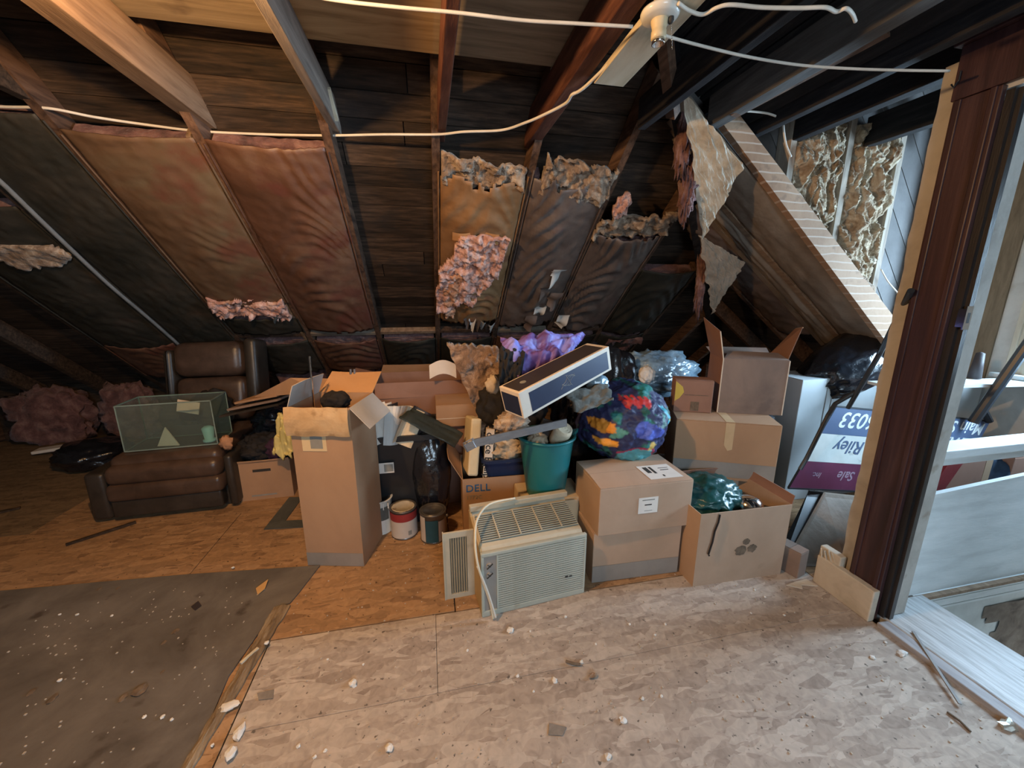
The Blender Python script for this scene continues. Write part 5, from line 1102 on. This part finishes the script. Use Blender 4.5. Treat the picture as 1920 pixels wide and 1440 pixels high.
tag(obj('cardboard_sheet', MB().prism([onv(478, 745, 2.95), onv(545, 710, 2.8), onv(650, 712, 2.8), onv(600, 735, 2.7)], (0, 0, .006)), CARD), 'thin orange-brown cardboard wedge reaching left behind the tall carton top', 'cardboard')

# ---- triangular floor tile
tag(obj('grey_tile', MB().prism([(-1.10, 3.02, .001), (-1.125, 2.60, .001), (-.85, 2.57, .001), (-.85, 2.66, .001), (-1.02, 2.68, .001), (-1.0, 3.0, .001)], (0, 0, .006)), TILEM), 'slate grey tile offcut on the floor left of the tall carton', 'tile')

# ---- recliner
rc = thing('recliner', 'dark brown leather recliner pushed under the eave at the left', 'armchair', (-2.2, 2.90, 0), R(2))
def pad(x0, x1, y0, y1, z0, z1, bev, name, m=LEATHER, rot=None):
    b = MB().box(x0, x1, y0, y1, z0, z1, bev=bev, seg=4)
    for v in b.bm.verts: v.co += Vector((0, 0, .008*noise.noise(v.co*5)))
    if rot: bmesh.ops.rotate(b.bm, verts=b.bm.verts, cent=((x0+x1)/2, (y0+y1)/2, z0), matrix=Matrix.Rotation(rot, 3, 'X'))
    return obj(name, b, m, rc, smooth=True)
pad(.06, .72, .03, .75, .30, .45, .05, 'seat')
pad(.05, .73, -.03, .16, .26, .40, .055, 'front_roll')
pad(.05, .73, -.035, .12, .155, .275, .035, 'front_roll')
pad(.06, .71, -.015, .07, .035, .165, .015, 'footrest', LEATHDK)
pad(-.07, .045, .0, .80, .02, .36, .03, 'arm', LEATHDK)
pad(.735, .79, .02, .80, .02, .40, .022, 'arm', LEATHDK)
obj('base', MB().box(.0, .78, .08, .78, .01, .28), LEATHDK, rc)
pad(.10, .64, .78, 1.02, .42, .80, .07, 'backrest', LEATHER, R(-12))
pad(.09, .63, .86, 1.10, .80, 1.10, .08, 'head_pad', LEATHER, R(-10))
pad(.635, .74, .80, 1.10, .50, 1.12, .04, 'wing', LEATHDK, R(-10))
pad(.02, .095, .84, 1.08, .60, 1.04, .04, 'wing', LEATHDK, R(-10))

# ---- glass tank on the seat with its contents
tk = thing('glass_tank', 'empty glass fish tank standing on the recliner seat', 'tank', (-2.08, 3.02, .455), R(4))
tw, td, th_ = .55, .26, .33; g = .005
for x0, x1, y0, y1, z0, z1 in ((0, tw, 0, g, 0, th_), (0, tw, td-g, td, 0, th_), (0, g, g, td-g, 0, th_), (tw-g, tw, g, td-g, 0, th_), (g, tw-g, g, td-g, 0, g)):
    obj('pane', MB().box(x0, x1, y0, y1, z0, z1), GLASS, tk)
eg = MB()
for z in (0, th_-.008): eg.box(-.002, tw+.002, -.003, .003, z, z+.008).box(-.002, tw+.002, td-.003, td+.003, z, z+.008).box(-.003, .003, 0, td, z, z+.008).box(tw-.003, tw+.003, 0, td, z, z+.008)
for x in (0, tw): eg.box(x-.003, x+.003, -.003, .003, 0, th_).box(x-.003, x+.003, td-.003, td+.003, 0, th_)
obj('rim', eg, mat('grey_green_glass_edge', [(.18, .24, .22), (.26, .34, .31)], 4, rough=.2, bump=0, spec=.8), tk)
tb_ = Vector((-2.08, 3.02, .462))
tag(obj('paper_wedge', MB().prism([tb_+Vector((.16, .06, 0)), tb_+Vector((.30, .05, 0)), tb_+Vector((.215, .08, .13))], (0, .01, 0)), CREAMP), 'cream paper triangle standing in the glass tank', 'paper')
tag(obj('photo_card', MB().box(-.07, .07, -.003, .003, -.04, .05, M=Matrix.Translation(tb_+Vector((.34, .16, .245))) @ Matrix.Rotation(R(14), 4, 'Y')), CREAMP), 'pale card leaning high in the glass tank', 'paper')
tag(obj('plastic_tub', MB().lathe([(0, 0), (.040, 0), (.040, .015), (.028, .02), (.038, .10), (.02, .115), (0, .115)], c=tuple(tb_+Vector((.475, .09, .004))), seg=24), TEALOBJ, smooth=True), 'small pale teal jar in the right of the glass tank', 'jar')
tag(obj('dark_cushion', MB().blob((-1.75, 3.52, .60), (.15, .10, .15), 151, .2, 2, ridge=.05, sub=4), BLACK, smooth=True), 'black cushion behind the glass tank', 'cushion')
# left background odds
tag(obj('white_tray', MB().bar((-3.75, 4.4, .04), (-3.45, 4.45, .06), .12, .03, bev=.008), LAB), 'long white tray on the floor at the far left', 'tray')
tag(obj('black_bag', MB().blob((-3.0, 4.0, .12), (.26, .22, .12), 152, .2, 2, ridge=.08, sub=4, flat=-.12), BLKPL, smooth=True), 'dark plastic bag on the floor left of the recliner', 'bag')
tag(obj('grey_post', MB().box(-4.45, -4.36, 4.55, 4.63, 0, .62), STUD), 'short grey post standing at the far left eave', 'post')
tag(obj('wood_scrap', MB().bar((-2.25, 2.66, .01), (-2.0, 2.86, .012), .02, .012), OLDWOOD), 'dark wood sliver on the floor before the recliner', 'wood')
tag(obj('wood_scrap', MB().bar((-3.3, 3.05, .008), (-2.95, 3.25, .01), .03, .01), OLDWOOD), 'dark stick lying left of the recliner', 'wood')

# ================================================================== FLOOR DEBRIS
def crumb(px, py, s, m, label, group=None, el=(1, 1, .6), zf=.0):
    p = onz(px, py, zf)
    return tag(obj('crumb', MB().blob(p+Vector((0, 0, s*el[2]*.7)), (s*el[0], s*el[1], s*el[2]), int(px) % 97, .5, 2.2, sub=2), m), label, 'crumb', group)
SCRAPM = mat('grey_scrap', [(.17, .15, .13), (.26, .23, .20)], 20, rough=.9, bump=.2)
CR = mat('plaster_crumb', [(.62, .60, .56), (.78, .76, .72)], 20, rough=.9, bump=.2)
for px, py, s in ((957, 1184, .016), (662, 1283, .016), (730, 1404, .014), (1040, 1277, .011), (1168, 1352, .013), (1140, 1420, .011), (1060, 1157, .007), (1247, 1171, .006), (1180, 1171, .006), (994, 1184, .005), (1228, 1191, .006), (876, 1220, .006), (681, 1246, .005), (614, 1237, .005), (1090, 1242, .008), (1117, 1208, .005), (970, 1268, .007), (1000, 1297, .005), (560, 1400, .007), (590, 1420, .006), (610, 1408, .006), (1240, 1306, .006), (1204, 1311, .007), (1415, 1107, .006), (1408, 1150, .005), (1434, 1120, .006), (1470, 1154, .006), (1636, 1234, .010), (1660, 1205, .006), (1680, 1150, .006)):
    own = {957: 'biggest white plaster crumb, lying just below the air conditioner', 662: 'large white plaster crumb on the strand board left of the floor seam', 730: 'large white plaster crumb near the bottom edge left of the picture centre',
           1040: 'white plaster crumb beside the brown lump of lint on the strand board', 1168: 'white plaster crumb right of the thin grey paper flake', 1140: 'white plaster crumb nearest the bottom edge below the thin grey paper flake', 1636: 'white plaster crumb nearest the threshold on the strand board'}.get(px)
    if own: crumb(px, py, s, CR, own)
    else: crumb(px, py, s, CR, 'tiny white plaster crumb lying on the strand-board floor', 'white crumbs on the strand board')
for px, py, s in ((112, 1153, .006), (145, 1153, .007), (305, 1345, .008), (210, 1155, .006), (398, 1398, .006), (271, 1345, .007), (322, 1350, .006), (437, 1065, .008), (112, 1277, .008)):
    crumb(px, py, s, CR, 'small pale crumb lying on the grey-brown sheet', 'pale crumbs on the grey-brown sheet', zf=.008)
for px, py, s in ((262, 1295, .022), (98, 1312, .014), (330, 1184, .012), (308, 1205, .009), (305, 1260, .007), (60, 1298, .012), (230, 1310, .012), (186, 1105, .009), (222, 1103, .009)):
    crumb(px, py, s, STAIN, 'dark flattened crumb of dirt on the grey-brown sheet', 'dark crumbs on the grey-brown sheet', el=(1, 1.4, .25), zf=.008)
crumb(429, 1326, .024, CR, 'pale plaster flake beside the splintered strip', el=(1.3, .8, .3), zf=.008)
crumb(449, 1377, .022, CR, 'white plaster flake low on the seam of the strand board', el=(.7, 1.3, .5))
crumb(433, 1414, .020, CR, 'rounded white flake at the bottom edge beside the strand board', el=(.9, 1, .5), zf=.008)
crumb(500, 1207, .010, CR, 'white flake on the upper end of the splintered strip', zf=.018)
tag(obj('wood_chip', MB().prism([onz(480, 1104, .012), onz(503, 1087, .02), onz(497, 1104, .016), onz(483, 1116, .012)], (0, 0, .004)), mat('orange_chip', [(.55, .32, .12), (.66, .42, .2)], 5, rough=.7)), 'bright orange wood chip on the grey-brown sheet', 'chip')
tag(obj('wood_stick', MB().bar(onz(451, 1244, .014), onz(484, 1215, .016), .012, .008), PALEWOOD), 'pale wood splinter stick beside the splintered strip', 'stick')
tag(obj('paper_chip', MB().prism([onz(358, 1138, .010), onz(372, 1127, .012), onz(378, 1136, .010), onz(366, 1145, .010)], (0, 0, .002)), CHARC), 'curled grey chip on the grey-brown sheet left of the orange chip', 'chip')
tag(obj('bark_bit', MB().tube([onz(1061, 1240, .008), onz(1075, 1244, .012), onz(1088, 1246, .008)], .006, 6), STAIN), 'short dark twig on the strand board below the air conditioner', 'twig')
tag(obj('bark_bit', MB().blob(onz(1112, 1266, .01), (.016, .012, .009), 5, .6, 3, sub=2), TANFL), 'brown fuzzy lump of lint on the strand board', 'lint')
tag(obj('grey_scrap', MB().prism([onz(1030, 1356, .002), onz(1062, 1364, .002), onz(1055, 1380, .002), onz(1028, 1378, .002)], (0, 0, .002)), SCRAPM), 'thin grey flake of paper low in the middle of the strand board', 'scrap')
tag(obj('grey_scrap', MB().prism([onz(482, 1300, .002), onz(514, 1293, .002), onz(512, 1310, .002), onz(485, 1313, .002)], (0, 0, .002)), SCRAPM), 'thin grey-brown scrap on the left edge of the strand board', 'scrap')
tag(obj('wood_stick', MB().bar(onz(1712, 1184, .030), onz(1800, 1320, .012), .010, .006), mat('grey_stick', [(.25, .25, .25), (.34, .34, .34)], 5)), 'long thin grey splinter lying across the threshold', 'stick')
tag(obj('wood_stick', MB().tube([onz(1776, 1335, .004), onz(1800, 1352, .006), onz(1820, 1372, .004)], .004, 6), STAIN), 'dark thin twig on the floor before the threshold', 'twig')
crumb(1691, 1226, .018, CR, 'greenish white chunk of plaster at the edge of the threshold', el=(1.3, .8, .5))
crumb(1893, 1362, .026, mat('silver_foil', [(.5, .48, .42), (.6, .58, .5)], 6, rough=.3, metal=.6), 'shiny foil scrap at the foot of the threshold at the lower right', el=(1.6, .7, .5))
dst = MB(); rnd = random.Random(3)
for i in range(900):
    x = rnd.uniform(-.74, 1.95); y = rnd.uniform(.5, 2.8); s = rnd.uniform(.0012, .0032)
    dst.box(x-s, x+s, y-s*rnd.uniform(.4, 2), y+s, .0003, .0003+s*1.2)
for i in range(500):
    x = rnd.uniform(-2.6, -.9); y = rnd.uniform(.5, 2.1); s = rnd.uniform(.0012, .003)
    dst.box(x-s, x+s, y-s*rnd.uniform(.4, 2), y+s, .0083, .0083+s*1.2)
tag(obj('grit', dst, mat('pale_grit', [(.35, .29, .22), (.62, .56, .48)], 60, rough=.9, bump=0)), 'fine pale grit and chips scattered over the floor', 'grit', kind='stuff')
